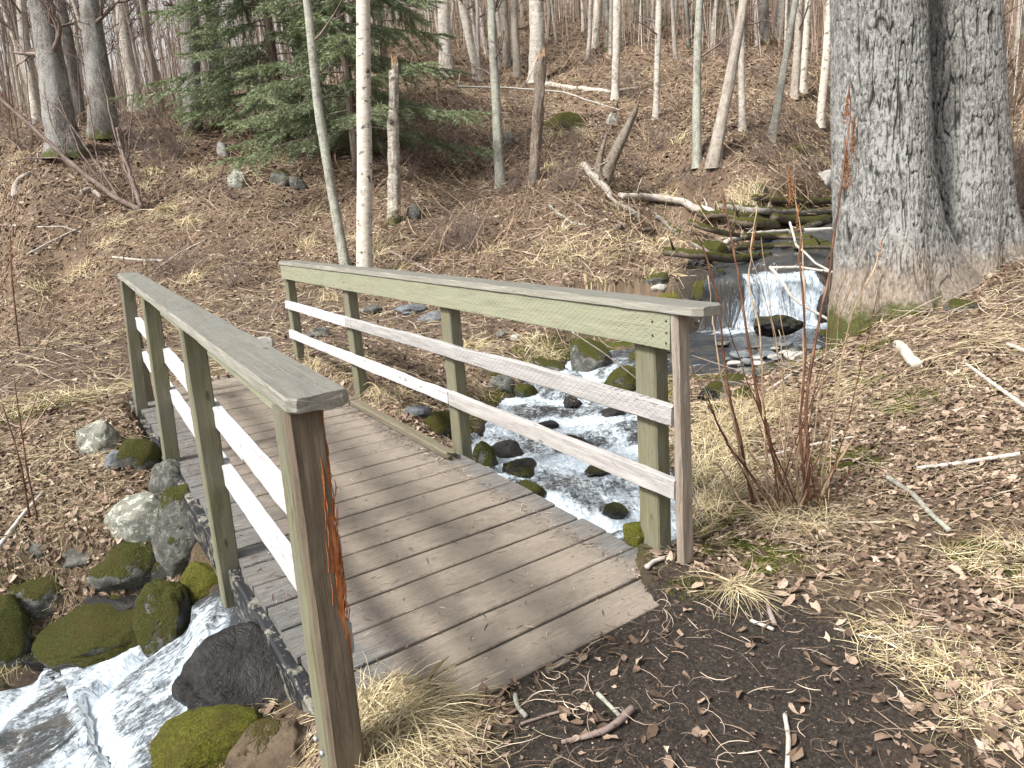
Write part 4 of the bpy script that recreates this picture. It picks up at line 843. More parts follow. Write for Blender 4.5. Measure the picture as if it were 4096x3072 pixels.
R_ = [
 (71, 113, 420, 455, K_lich, 'pale lichen spotted boulder half buried in leaves left of the bridge'),
 (104, 122, 453, 471, K_blue, 'small slate blue stone in the leaves beside a mossy hump'),
 (120, 150, 440, 472, K_moss, 'mossy hump against the second farthest left bridge post'),
 (146, 160, 444, 465, K_blue, 'blue grey stone wedged beside the bridge stringer'),
 (152, 178, 463, 500, K_grey, 'smooth grey boulder at the foot of the third left bridge post'),
 (108, 156, 497, 538, K_lich, 'round grey boulder with dark pits, left one of the touching pair'),
 (153, 212, 497, 570, K_half, 'largest grey boulder with a mossy right side against the bridge'),
 (53, 86, 547, 567, K_grey, 'low flat grey stone in the leaves on the left bank'),
 (90, 145, 546, 595, K_half, 'dark domed boulder above the wet leaves on the left bank'),
 (172, 220, 566, 610, K_bright, 'bright green moss covered rock at the foot of the second left post'),
 (139, 182, 585, 648, K_moss, 'mossy slab sloping into the rushing water'),
 (27, 128, 600, 668, K_moss, 'long mossy ledge hanging over the dark pool'),
 (2, 54, 572, 616, K_half, 'square grey green block above the mossy ledge'),
 (-12, 18, 605, 665, K_moss, 'mossy rock cut by the left edge of view'),
 (6, 56, 640, 676, K_wetm, 'dark wet rounded rock in the still pool'),
 (172, 286, 618, 722, K_wet, 'big wet black boulder in mid creek with water sheeting around it'),
 (146, 232, 726, 790, K_bright, 'yellow green moss covered boulder at the bottom of the near bank'),
 (224, 305, 706, 790, K_brown, 'earthy root clump with brown moss beside the near bridge post'),
 (427, 454, 405, 438, K_moss, 'shaggy moss covered rock left of the middle right post'),
 (474, 494, 432, 470, K_moss, 'upright green mossy rock touching the middle right post'),
 (492, 520, 438, 458, K_wet, 'reddish dark wet rock right of the upright mossy one'),
 (503, 537, 457, 478, K_wetm, 'wet rock with a dark moss cap in the rapids'),
 (512, 545, 477, 500, K_moss, 'round mossy rock beside the deck edge'),
 (526, 566, 354, 378, K_half, 'blue grey boulder with a yellow moss cap on the far bank'),
 (568, 612, 337, 368, K_half, 'large grey boulder with mossy shoulders where the creek bends'),
 (632, 650, 345, 365, K_moss, 'upright brown mossy rock behind the near right post'),
 (607, 652, 362, 390, K_moss, 'long dark mossy boulder left of the near right post'),
 (564, 581, 396, 408, K_wetm, 'small dark rock breaking the water between the rails'),
 (602, 627, 407, 418, K_wet, 'flat black wet rock in the creek'),
 (489, 514, 374, 393, K_grey, 'grey stone at the water edge below the far bank'),
 (516, 538, 382, 398, K_moss, 'little mossy stone at the water edge'),
 (643, 660, 450, 468, K_moss, 'small mossy dome between the side rails'),
 (628, 652, 516, 546, K_bright, 'green mossy cone rock in the water by the near right post'),
 (391, 424, 303, 316, K_blue, 'flat grey stone with white streaks seen below the handrail'),
 (420, 447, 312, 323, K_blue, 'flat blue grey stone left of the middle right post'),
 (359, 382, 305, 315, K_grey, 'flat dull stone beside the second farthest right post'),
 (304, 329, 326, 338, K_grey, 'grey stone on the path edge behind the right railing'),
 (248, 270, 338, 351, K_pale, 'smooth tan stone at the far end of the deck'),
 (222, 236, 350, 357, K_pale, 'small tan stone in the path before the deck'),
 (496, 508, 331, 339, K_grey, 'cobble on the far bank under the handrail'),
 (511, 520, 334, 341, K_pale, 'pale cobble beside the grey one under the handrail'),
 (400, 428, 405, 418, K_blue, 'flat slab at the foot of the leaf bank'),
 (646, 672, 272, 284, K_half, 'flat stone with yellow moss upstream of the near handrail end'),
 (653, 670, 281, 291, K_pale, 'white cobble below the flat mossy stone'),
 (656, 693, 286, 303, K_bright, 'wide green mossy rock just above the near handrail end'),
 (693, 713, 280, 296, K_moss, 'mossy rock beside the small left cascade'),
 (708, 734, 277, 322, K_wetm, 'black mossy rock pillar at the left side of the waterfall'),
 (757, 806, 309, 331, K_wetm, 'dark slab with a mossy top at the foot of the waterfall'),
 (820, 842, 294, 324, K_wetm, 'dark rock between the waterfall and the big tree'),
 (806, 842, 276, 300, K_wet, 'black dripping ledge right of the waterfall'),
 (822, 838, 327, 338, K_moss, 'small mossy rock at the foot of the big tree'),
 (710, 736, 378, 402, K_half, 'grey green rock behind the facing board of the near right post'),
 (724, 752, 370, 386, K_half, 'flattish mossy rock at the pool outlet'),
 (735, 756, 384, 402, K_moss, 'mossy round rock at the edge of the dry grass'),
 (217, 227, 142, 158, K_pale, 'pale upright stone below the spruce boughs'),
 (225, 246, 171, 189, K_lich, 'white lichen boulder on the leafy bank'),
 (268, 292, 170, 187, K_half, 'mossy boulder on the leafy bank under the spruce'),
 (290, 306, 178, 192, K_grey, 'dark stone right of the mossy boulder on the leafy bank'),
 (543, 588, 116, 132, K_moss, 'mossy overhanging ledge on the hillside'),
 (503, 517, 132, 146, K_lich, 'grey lichen stone right of the blackened slender trunk'),
 (606, 620, 114, 126, K_pale, 'pale stone on the hillside above the broken leaning stump'),
 (406, 421, 206, 221, K_grey, 'grey stone at the foot of the broken birch snag'),
 (752, 769, 184, 198, K_half, 'round stone on the slope above the log jam'),
 (820, 838, 176, 190, K_pale, 'pale stone with a moss cap left of the big tree'),
 (791, 810, 146, 158, K_moss, 'mossy stone high on the slope left of the big tree'),
 (955, 985, 296, 312, K_half, 'mossy stump like stone at the right root of the big tree'),
 (700, 735, 240, 258, K_moss, 'mossy boulder under the logs at the left of the jam'),
 (800, 842, 240, 262, K_moss, 'mossy boulder in the jam against the big tree'),
 (745, 775, 222, 236, K_moss, 'mossy rock at the top of the log jam'),
 (690, 712, 252, 268, K_wetm, 'dark rock under the shaggy moss log'),
 (36, 124, 588, 652, K_wet, 'dark wet boulder under wet leaves on the mossy ledge'),
 (128, 150, 622, 650, K_wetm, 'dark wet stone between the mossy ledge and the sloping slab'),
 (108, 128, 560, 584, K_grey, 'dull stone tucked above the sloping mossy slab'),
 (145, 172, 556, 584, K_half, 'dark rock between the largest grey boulder and the bright moss rock'),
 (20, 45, 540, 560, K_grey, 'half buried dull stone near the left edge of view'),
 (196, 222, 650, 672, K_wetm, 'small wet rock splitting the white water under the bridge'),
 (700, 722, 388, 404, K_wetm, 'dark stone at the pool edge behind the facing board'),
 (708, 726, 402, 416, K_half, 'mossy stone low on the near bank behind the bare stems'),
 (742, 764, 366, 378, K_grey, 'grey stone between the pool cobbles and the bank'),
 (764, 782, 362, 373, K_half, 'small mossy stone at the rim of the pool'),
 (556, 592, 436, 452, K_wetm, 'wide wet rock under the middle of the side rails'),
 (586, 612, 462, 478, K_wetm, 'dark rock parting the rapids between the rails'),
 (540, 562, 418, 430, K_wet, 'small black rock in the rapids below the far bank'),
 (604, 628, 500, 516, K_wetm, 'wet rock in the foam near the deck edge'),
]
for r in R_:
    rock(*r, moss=1 if r[4] in (K_moss, K_bright) else 0, sink=.1 if r[4] in (K_wet, K_wetm) else .25, rough=.22 if 'ledge' in r[5] else .3)
# cobbles lying in the shallow pool, and stones scattered in the creek bed
CB = []
for i in range(6):
    V, F = rockmesh(3, 1, .72, .30, i*7.3, .22); CB.append((V, F))
protoC = {}
def cobble(x, y, z, s, group, label, mats, k=None):
    k = int(rng.integers(6)); mi = int(rng.integers(len(mats))); key = (k, mats[mi].name)
    if key not in protoC: o = mesh('cobble', CB[k][0], CB[k][1], mats[mi]); protoC[key] = o
    else: o = protoC[key].copy(); COL.objects.link(o)
    o.location = (x, y, z); o.scale = (s, s, s*rng.uniform(.8, 1.5)); o.rotation_euler = (rng.normal(0, .1), rng.normal(0, .1), rng.uniform(0, 6.3)); tag(o, label, 'stone', group)
for i in range(34):
    u, v = rng.uniform(722, 822), rng.uniform(342, 372)
    p = onz(u, v, .0); cobble(p[0], p[1], .0, rng.uniform(.05, .17), 'flat cobbles in the shallow pool', 'flat wet cobble lying in the shallow pool below the waterfall', [K_blue, K_grey, K_pale])
for i in range(46):
    j = rng.integers(int(lipB/.06)+20, len(CT)-90); s_ = rng.choice([-1, 1]); off = CW[j]*rng.uniform(.82, 1.15); tnv = CXY[j+1]-CXY[j]; tnv /= np.linalg.norm(tnv)
    x, y = CXY[j]+np.array([tnv[1], -tnv[0]])*s_*off; cobble(x, y, CZ[j]-.02, rng.uniform(.04, .15), 'stones along the edges of the creek', 'small wet stone at the edge of the creek', [K_wet, K_wetm, K_grey, K_moss])
# ---------------------------------------------------------------- logs and sticks
L_moss = rockmat('mossy rotten log', [(.05, .04, .03), (.11, .09, .07), (.18, .155, .12)], .70, 0, mz=.45)
L_half = rockmat('half mossy log', [(.10, .09, .08), (.20, .185, .165), (.33, .31, .28)], .55, 0, mz=.4)
def log(name, label, pts, w0, w1, mat, lift=.5, cat='log', k=12, knots=0, group=None, depth=None, stubs=0, zoff=0):
    P = []; ts = []
    for q in pts:
        if len(q) == 3: ts.append(q[2]); P.append(ond(*q))
        else: p, t = place(*q); ts.append(t); P.append(p)
    P = np.array(P); t = np.mean(ts); r0, r1 = w0*t/F0/2, w1*t/F0/2
    s = np.concatenate([[0], np.cumsum(np.linalg.norm(np.diff(P, axis=0), axis=1))]); n = int(np.clip(s[-1]/max(r0, .01)/1.2, 8, 70)); q = np.linspace(0, s[-1], n)
    Pi = np.stack([np.interp(q, s, P[:, a]) for a in range(3)], 1)
    for _ in range(3): Pi[1:-1] = (Pi[:-2]+Pi[2:]+2*Pi[1:-1])/4
    R = np.linspace(r0, r1, n)*(1+.12*fbm(np.stack([q*3/max(r0*8, .1), q*0+P[0, 0], q*0], -1), 2)); Pi[:, 2] += R*lift*2+zoff
    Pi += fbm(np.stack([q*1.5, q*0+P[0, 1]*5, q*0], -1), 2)[:, None]*r0*.8*np.array([1, -1, .4])
    mb = MB(); mb.tube(Pi, R, k, rough=.03 if r0 > .02 else 0)
    for q_ in range(stubs):
        i = rng.integers(1, n-1); d = rng.normal(0, 1, 3); d[2] = abs(d[2]); d /= np.linalg.norm(d); mb.tube([Pi[i], Pi[i]+d*r0*2.5, Pi[i]+d*r0*5+rng.normal(0, .02, 3)], [r0*.35, r0*.25, r0*.12], 5)
    b = Pi[0]; o = mb.build(name, mat, off=b); o.location = b; tag(o, label, cat, group); return o
LG = [
 ('stick', 'thin pale stalk leaning out over the creek behind the side rails', [(704, 522, 3.75), (682, 462, 3.75), (650, 394, 3.7), (637, 380, 3.65), (604, 354, 3.6), (572, 333, 3.55)], 1.5, 1.0, B_silver, 0),
 ('fallen_log', 'fallen white birch log lying high across the slope', [(546, 87), (575, 90), (610, 94), (641, 88)], 6, 3, B_birch, 1),
 ('fallen_branch', 'long thin bleached branch drooping across the slope in front of the fallen birch log', [(456, 87, 25), (491, 88, 24.6), (534, 90, 24.2), (562, 93, 23.8), (590, 101, 23), (620, 111, 22.4)], 2.4, 1.2, B_silver, 0),
 ('fallen_log', 'peeling grey log running down the slope from the leaning broken stump', [(581, 169), (594, 181), (614, 202), (641, 223)], 8, 6, B_pale, 2),
 ('fallen_log', 'pale grey log lying level above the log jam', [(622, 199), (650, 201), (684, 205), (724, 221)], 8, 7, B_pale, 3),
 ('fallen_log', 'mossy grey log at the top of the log jam', [(722, 219), (760, 225), (794, 226), (842, 221)], 8, 6, L_half, 3),
 ('fallen_log', 'green moss covered log behind the top of the log jam', [(752, 211), (790, 214), (842, 212)], 6, 6, L_moss, 2),
 ('fallen_log', 'short fat moss covered log in the middle of the jam', [(728, 236), (752, 237), (778, 239)], 10, 9, L_moss, 2),
 ('fallen_log', 'bright mossy log end beside the fat mossy log', [(770, 232), (800, 235), (828, 234)], 8, 7, L_moss, 1),
 ('fallen_log', 'smooth silver log crossing the creek above the waterfall', [(727, 257), (745, 250), (768, 245), (800, 242), (832, 241)], 5.5, 4, B_silver, 3),
 ('fallen_log', 'mossy log hanging under the smooth silver log', [(742, 252), (775, 250), (812, 252)], 7, 6, L_moss, 1),
 ('fallen_log', 'shaggy moss log damming the lip left of the waterfall', [(668, 268), (700, 272), (732, 277), (772, 270)], 9, 7, L_moss, 4),
 ('fallen_log', 'half mossy log slanting down to the waterfall from the left', [(655, 218), (675, 231), (694, 246), (718, 259)], 7, 5, L_half, 3),
 ('fallen_branch', 'crooked bare branch leaning over the face of the waterfall', [(770, 268, 10.6), (784, 284, 10.3), (792, 297, 10.2), (806, 308, 10.1), (838, 327, 9.9)], 3.6, 2.4, B_silver, 2),
 ('fallen_branch', 'grey branch lying along the lip of the waterfall', [(772, 269, 10.7), (800, 268, 10.6), (842, 274, 10.3)], 3.2, 2.2, B_silver, 2),
 ('fallen_branch', 'thin branch dropping from the log jam towards the big tree', [(790, 223, 11.5), (796, 246, 11.2), (815, 264, 10.8), (842, 277, 10.3)], 2.6, 1.8, B_silver, 1),
 ('fallen_log', 'brown rotten log end in the dry grass above the creek', [(616, 230), (634, 231), (652, 232)], 6, 5, B_dead, 0),
 ('fallen_branch', 'dark bent branch lying on the leaves below the slope trunks', [(549, 206), (560, 215), (572, 224), (586, 227)], 3, 2, B_alder, 1),
 ('fallen_branch', 'grey driftwood pole along the near bank below the big tree', [(744, 408), (770, 390), (791, 376), (838, 348)], 3.2, 2.4, B_silver, 1),
 ('stick', 'smooth blue grey stick lying on the leaves of the near bank', [(889, 481), (912, 497), (929, 517), (948, 535)], 5.5, 4.5, B_alder, 0),
 ('stick', 'straight bleached stick pointing to the right edge of view', [(918, 471), (965, 466), (1019, 458)], 4, 4.5, B_silver, 0),
 ('stick', 'long bleached stick slanting down to the right edge of view', [(967, 366), (995, 388), (1026, 412)], 3.5, 4, B_silver, 0),
 ('stick', 'stub of pale branch cut by the right edge of view', [(1009, 347), (1030, 356)], 4, 4, B_silver, 0),
 ('stick', 'thick curved brown stick on the bare black soil', [(563, 745), (585, 741), (605, 736), (620, 727), (633, 714)], 4, 8, B_twig, 0),
 ('stick', 'slender straight stick on the black soil by the deck end', [(522, 726), (545, 718), (563, 713)], 3, 2.5, B_twig, 0),
 ('stick', 'short knobbly twig beside the end of the deck', [(517, 698), (519, 710), (528, 720)], 5, 4.5, B_alder, 0),
 ('stick', 'knobbly dark twig behind the thick curved stick', [(600, 697), (612, 708), (622, 719)], 5, 4, B_alder, 1),
 ('stick', 'short upright looking twig near the single pale leaf', [(769, 602), (771, 614), (776, 628)], 4, 5, B_twig, 0),
 ('stick', 'pale broken stalk touching the short twig near the pale leaf', [(752, 623), (775, 632)], 3.5, 3.5, B_silver, 0),
 ('stick', 'vertical pale twig at the bottom of the near bank', [(785, 718), (789, 742), (788, 772)], 4.5, 5, B_silver, 0),
 ('stick', 'lichen covered curled twig lying by the foot of the near right post', [(649, 571), (656, 564), (666, 561)], 5, 4, B_silver, 0),
 ('stick', 'very long thin straw stalk lying across the near bank', [(834, 630), (874, 640), (910, 633), (941, 629), (996, 635)], 2, 1.5, B_silver, 0),
 ('stick', 'dark bent twig on the last deck board', [(536, 661), (548, 656), (565, 657), (574, 659)], 1.8, 1.5, B_dead, 0),
 ('stick', 'pale cane leaning on the leaves at the left edge of view', [(0, 551), (22, 520), (45, 494)], 4.5, 3.5, B_silver, 0),
 ('stick', 'brown stick pointing down at the boulders by the third left post', [(128, 492), (145, 502), (158, 515)], 3, 3, B_twig, 0),
 ('fallen_branch', 'bent grey root arching out of the left bank', [(17, 199), (16, 190), (20, 181), (29, 176)], 6, 5, B_tan, 0),
 ('fallen_branch', 'curved grey root under the leaning shrub', [(82, 195), (92, 190), (101, 200)], 6, 4, B_tan, 0),
 ('stick', 'long pale stick on the left bank slope', [(27, 256), (50, 243), (76, 230)], 2.5, 1.5, B_silver, 0),
 ('stick', 'straight pale stick above the far end of the left handrail', [(113, 258), (140, 261), (162, 262)], 2.4, 2.4, B_silver, 0),
 ('stick', 'thin pale branch beside the straight stick above the left handrail', [(157, 270), (180, 253), (207, 240)], 2, 1.4, B_silver, 0),
 ('stick', 'thin winding branch on the left slope', [(14, 226), (40, 228), (62, 227), (82, 233)], 2, 1.2, B_silver, 0),
 ('fallen_branch', 'broken branch on the leaves behind the white birch', [(385, 250), (410, 262), (432, 272)], 3, 1.6, B_twig, 1),
]
B_ts_ = B_tan
LG += [
 ('fallen_log', 'short rotten white birch stub lying below the root of the big tree', [(898, 348), (909, 357), (920, 367)], 11, 10, B_birch, 0),
 ('stick', 'pale flat stalk crossing behind the bare shrub', [(735, 466), (770, 458), (806, 448), (858, 438)], 3, 2.2, B_silver, 0),
 ('stick', 'tan stalk lying level at the foot of the bare shrub', [(770, 529), (810, 525), (850, 524), (886, 524)], 2.4, 2, B_ts_, 0),
 ('stick', 'long brown stalk sweeping right from the bare shrub', [(808, 468), (850, 460), (880, 474), (900, 480)], 2.6, 1.6, B_twig, 0),
 ('fallen_log', 'low mossy log right across the creek at the top of the jam', [(700, 226), (740, 230), (800, 233), (842, 231)], 8, 7, L_moss, 2),
 ('fallen_log', 'moss covered log close above the waterfall lip', [(735, 262), (775, 260), (840, 263)], 6, 5, L_moss, 3),
 ('fallen_log', 'broken mossy log pointing at the big tree', [(790, 246), (815, 236), (842, 226)], 6, 5, L_half, 2),
 ('fallen_log', 'thin mossy log lying along the left side of the jam', [(688, 236), (712, 246), (738, 250)], 6, 5, L_moss, 2),
]
for (nm, lb, pts, w0, w1, mt_, st) in LG: log(nm, lb, pts, w0*(1.05 if mt_ in (L_moss, L_half) else 1), w1*(1.05 if mt_ in (L_moss, L_half) else 1), mt_, .35 if nm != 'stick' or pts[0][1] < 300 else .9, zoff=.25 if (pts[0][0] > 660 and 205 < pts[0][1] < 285 and len(pts[0]) == 2) else 0, cat='log' if 'log' in nm else 'branch' if 'branch' in nm else 'stick', stubs=st)
# leaning shattered stump on the slope
b, t = place(606, 186); mb = MB()
Pm = np.array([ond(606, 190, t), ond(606, 178, t), ond(612, 160, t), ond(624, 136, t), ond(634, 114, t), ond(639, 100, t)]); mb.tube(Pm, np.array([6, 6.5, 5.5, 4.5, 3, .4])*t/F0, 14, rough=.12)
Pm = np.array([ond(603, 182, t-.1), ond(597, 172, t), ond(600, 156, t+.2), ond(607, 132, t+.3)]); mb.tube(Pm, np.array([5, 4, 3.2, .5])*t/F0, 10, rough=.12)
o = mb.build('leaning_stump', B_dead, off=b); o.location = b; tag(o, 'shattered brown forked stump leaning right on the slope above the logs', 'stump')
# ---------------------------------------------------------------- stems, shrubs, tufts
M_stem = N('red brown stems', .55, .3); M_stem.out(M_stem.ramp(M_stem.noise(M_stem.co((1, 1, .4)), 14, 4, .7), [(.3, (.030, .012, .008)), (.5, (.085, .036, .021)), (.7, (.22, .12, .065))])); M_st = M_stem.m
M_tanst = N('tan stems', .7, .2); M_tanst.out(M_tanst.ramp(M_tanst.noise(M_tanst.co((1, 1, .4)), 10, 4, .7), [(.3, (.12, .08, .05)), (.5, (.28, .20, .13)), (.7, (.45, .34, .23))])); M_ts = M_tanst.m
M_seed = N('dry seed heads', .9, .1); M_seed.out(M_seed.ramp(M_seed.noise(M_seed.pos(), 120, 3, .7), [(.3, (.10, .04, .018)), (.5, (.22, .10, .045)), (.7, (.36, .19, .09))])); M_sd = M_seed.m
def seedhead(pts, w, n, parent, off):
    P = np.array(pts); mb = MB(); s = np.linspace(0, 1, len(P)); f = rng.uniform(0, 1, n)**.9
    c = np.stack([np.interp(f, s, P[:, a]) for a in range(3)], 1)+rng.normal(0, 1, (n, 3))*w*(1.15-f)[:, None]*.55
    oc = np.array([[1, 0, 0], [-1, 0, 0], [0, 1, 0], [0, -1, 0], [0, 0, 1], [0, 0, -1]]); of_ = np.array([[0, 2, 4], [2, 1, 4], [1, 3, 4], [3, 0, 4], [2, 0, 5], [1, 2, 5], [3, 1, 5], [0, 3, 5]])
    V = (c[:, None]+oc[None]*rng.uniform(.0025, .0055, (n, 1, 1))).reshape(-1, 3); F = (np.arange(n)[:, None, None]*6+of_[None]).reshape(-1, 3)
    return mesh('seed_head', V-off, F, M_sd, parent)
def stemline(pts, t0, dt): 
    n = len(pts); return np.array([ond(u, v, t0+dt*i/(n-1)) for i, (u, v) in enumerate(pts)])
sb, st_ = place(796, 512); SH = empty('spirea_shrub', sb); tag(SH, 'clump of tall bare red brown stems with rusty seed heads beside the near right post', 'shrub')
ST = [([(786, 512), (784, 495), (771, 445), (757, 394), (748, 339), (740, 286), (731, 237), (722, 186)], 3.4, 1.4, M_st), ([(754, 505), (750, 490), (739, 435), (727, 384), (723, 350), (716, 285), (701, 243), (692, 228)], 3, 1, M_st),
 ([(806, 505), (805, 490), (799, 426), (806, 360), (804, 303), (799, 256), (801, 236)], 2.6, 1.2, M_st), ([(810, 500), (808, 488), (806, 398), (819, 322), (829, 275), (834, 237), (838, 209), (846, 150), (851, 110), (849, 84)], 3, 1, M_st),
 ([(822, 500), (822, 473), (835, 407), (840, 366), (853, 309), (876, 266), (882, 239)], 1.8, .9, M_ts), ([(799, 508), (797, 470), (803, 360), (805, 300), (802, 240), (797, 208), (789, 168)], 1.8, .8, M_ts),
 ([(768, 500), (765, 445), (763, 388), (759, 322), (748, 285), (752, 237), (757, 205)], 2, .8, M_ts), ([(764, 512), (745, 470), (733, 420), (722, 380), (714, 330), (708, 275)], 1.8, .8, M_ts),
 ([(778, 516), (755, 480), (728, 445), (716, 420), (707, 395)], 2.2, 1.2, M_st), ([(812, 516), (828, 480), (848, 446), (856, 436)], 2.4, 1.6, M_ts), ([(806, 520), (834, 498), (848, 474), (850, 467)], 2, 1.2, M_st), ([(798, 520), (797, 470), (799, 438)], 2.6, 2.2, M_ts),
 ([(787, 520), (770, 480), (757, 462), (748, 450)], 2.4, 1.4, M_ts), ([(795, 522), (814, 470), (819, 455)], 2.0, 1.4, M_ts), ([(770, 522), (740, 500), (722, 470), (714, 462)], 2, 1, M_ts), ([(815, 520), (820, 490), (836, 462)], 1.6, .9, M_st), ([(800, 520), (780, 430), (784, 380), (779, 330)], 1.4, .7, M_ts)]
for i, (pts, w0, w1, mt_) in enumerate(ST):
    P = stemline(pts, st_+rng.uniform(-.12, .12), rng.uniform(-.15, .15)); n = 30; s = np.linspace(0, len(P)-1, n); Pi = np.stack([np.interp(s, np.arange(len(P)), P[:, a]) for a in range(3)], 1)+rng.normal(0, .0022, (n, 3)); mb = MB()
    Rr = np.linspace(w0, w1, n)*1.25*st_/F0/2; Rr[::4] *= 1.35; mb.tube(Pi, Rr, 6); o = mb.build('stem', mt_, SH, off=sb)
    HD = {3: [((847, 188), (846, 140), .022, 520), ((852, 158), (854, 117), .014, 260), ((846, 122), (848, 94), .016, 240)], 5: [((792, 205), (789, 168), .020, 420), ((796, 232), (799, 205), .009, 120)], 2: [((799, 262), (801, 236), .007, 70)], 0: [((722, 215), (724, 203), .008, 60)], 6: [((752, 250), (756, 225), .006, 60)], 4: [((879, 260), (882, 240), .006, 50)]}.get(i, [])
    for a_, b_, wd4, n_ in HD:
        tt = st_+.0; seedhead([ond(a_[0], a_[1], tt), ond(b_[0], b_[1], tt)], wd4, n_, o, sb)
for q in range(30):
    b0_ = sb+RXY*rng.uniform(-.16, .16)+FXY*rng.uniform(-.12, .12); b0_[2] = gpt(b0_[0], b0_[1])[2]; a = rng.uniform(-.52, .45); Ls = rng.uniform(.4, 1.0) if q < 18 else rng.uniform(1.0, 1.7); d = RXY*math.sin(a)+np.array([0, 0, math.cos(a)])+FXY*rng.uniform(-.25, .25)
    s = np.linspace(0, 1, 18)[:, None]; Pi = b0_+d*Ls*s+RXY*rng.normal(0, .1)*s**2*Ls+rng.normal(0, .003, (18, 3)); R = np.linspace(.0042, .0016, 18)*rng.uniform(.7, 1.2); R[::4] *= 1.3
    mb = MB(); mb.tube(Pi, R, 5); mb.build('stem', M_st if q % 2 else M_ts, SH, off=sb)
def weed(label, pts, w, heads, mt_=None, name='weed_stem', cat='dry weed'):
    b, t = place(*pts[0]); P = np.array([ond(u, v, t) for u, v in pts]); P[0] = b; e = empty(name, b); tag(e, label, cat); mb = MB(); n = 18; s = np.linspace(0, len(P)-1, n)
    Pi = np.stack([np.interp(s, np.arange(len(P)), P[:, a]) for a in range(3)], 1); mb.tube(Pi, np.linspace(w, w*.4, n)*t/F0/2, 5); mb.build('stem', mt_ or M_st, e, off=b)
    for a_, c_, wd4, n_ in heads: seedhead([ond(a_[0], a_[1], t), ond(c_[0], c_[1], t)], wd4, n_, e, b)
weed('tall rusty weed with a long seed spike at the left edge of view', [(20, 352), (14, 300), (11, 270), (10, 232)], 2, [((13, 295), (10, 232), .02, 500)])
weed('brown forked stem left of the far left bank leaves', [(30, 520), (22, 470), (14, 440), (2, 404)], 2.6, [])
weed('thin dark stem rising beside the forked brown one', [(38, 522), (27, 470), (20, 420), (14, 378)], 2.2, [])
weed('orange stalk leaning over the left bank grass', [(18, 440), (30, 415), (38, 392)], 2.4, [], M_ts); weed('long tan stalk crossing the orange one', [(20, 436), (40, 418), (57, 392)], 2, [], M_ts)
# multi-stemmed leaning shrub on the left bank
b, t = place(143, 211); e = empty('leaning_shrub', b); tag(e, 'old shrub whose grey stems lean far out to the left over the bank', 'shrub')
for pts, w0, w1 in [([(143, 211), (119, 200), (89, 178), (68, 161), (40, 134), (0, 98), (-20, 84)], 6, 2.5), ([(141, 208), (126, 170), (114, 130), (105, 90), (98, 60)], 3, 1), ([(142, 208), (133, 180), (122, 150), (117, 128)], 4.5, 2.5), ([(120, 199), (98, 165), (78, 135), (62, 112), (40, 95)], 2.5, 1), ([(110, 195), (80, 152), (66, 115), (56, 92)], 2, .8), ([(90, 180), (60, 158), (30, 158), (0, 164)], 2, 1), ([(105, 190), (96, 150), (90, 110), (84, 80)], 1.8, .8), ([(135, 205), (128, 160), (132, 110), (135, 75)], 2, .8), ([(68, 161), (50, 120), (44, 90)], 1.6, .7)]:
    P = np.array([ond(u, v, t-.3*i/5) for i, (u, v) in enumerate(pts)]); mb = MB(); n = 24; s = np.linspace(0, len(P)-1, n); Pi = np.stack([np.interp(s, np.arange(len(P)), P[:, a]) for a in range(3)], 1)+rng.normal(0, .008, (n, 3)); R = np.linspace(w0, w1, n)*t/F0/2; mb.tube(Pi, R, 7)
    for q in range(5): i = rng.integers(6, n-1); grow(mb, Pi[i], np.array([rng.normal(0, .5), rng.normal(0, .5), 1]), rng.uniform(.4, 1.0), R[i]*.4, 1, .3, 4, 3)
    mb.build('stem', B_twig, e, off=b)
# bare bushes
def bush(n, H, spread, r=.006):
    mb = MB()
    for q in range(n):
        a = rng.uniform(0, 6.28); grow(mb, np.array([math.cos(a), math.sin(a), 0])*rng.uniform(0, .15)*spread, np.array([math.cos(a)*spread, math.sin(a)*spread, 1.]), H*rng.uniform(.5, 1.1), r, 2, .25, 3, 3)
    return mb
BP = [bush(26, 1.1, .7).build('bare_bush', B_twig), bush(34, .8, 1.0).build('bare_bush', B_twig), bush(22, 1.5, .5, .007).build('bare_bush', B_twig), bush(30, 1.0, 1.3, .005).build('bare_bush', B_twig)]
BL = [(470, 252, 2, .8, 'tall bare bush on the slope behind the middle of the right handrail'), (455, 238, 0, .6, 'smaller bare bush left of the tall one on the slope'), (150, 160, 2, 1.3, 'dense grey thicket between the dark trunk and the spruce'), (165, 170, 1, 1.4, 'low spreading thicket below the spruce boughs'), (180, 158, 2, 1.2, 'upright grey thicket under the left spruce boughs'), (125, 150, 0, 1.3, 'tangle of twigs at the foot of the dark leaning trunk'),
      (418, 150, 1, 1.6, 'low brushy tangle right of the broken birch snag'), (440, 165, 3, 1.6, 'drooping brown tangle in front of the grey knotted trunk'), (405, 180, 1, 1.2, 'bare brush at the foot of the broken birch snag'), (1000, 235, 2, 1.3, 'bare bush behind the right side of the big tree'), (1015, 215, 0, 1.6, 'dark bare bush at the right edge of view'), (1010, 180, 2, 1.8, 'tall bare thicket upslope at the right edge of view'),
      (765, 165, 0, 1.0, 'thin bare bush at the foot of the bowed trunk'), (570, 190, 0, .9, 'thin bare bush left of the shattered stump'), (30, 150, 1, 1.5, 'bare tangle left of the massive grey trunk'), (200, 190, 3, .8, 'low bare bush on the left slope'), (790, 190, 0, .9, 'small bare bush above the log jam'), (660, 150, 0, 1.0, 'bare bush between the slope trunks')]
usedb = set()
for (u, v, k, s_, lb) in BL:
    o = BP[k] if k not in usedb else BP[k].copy()
    if k in usedb: COL.objects.link(o)
    usedb.add(k); p, t = place(u, v); o.location = p; o.scale = (s_,)*3; o.rotation_euler = (0, 0, rng.uniform(0, 6)); tag(o, lb, 'bush')
used3 = 0
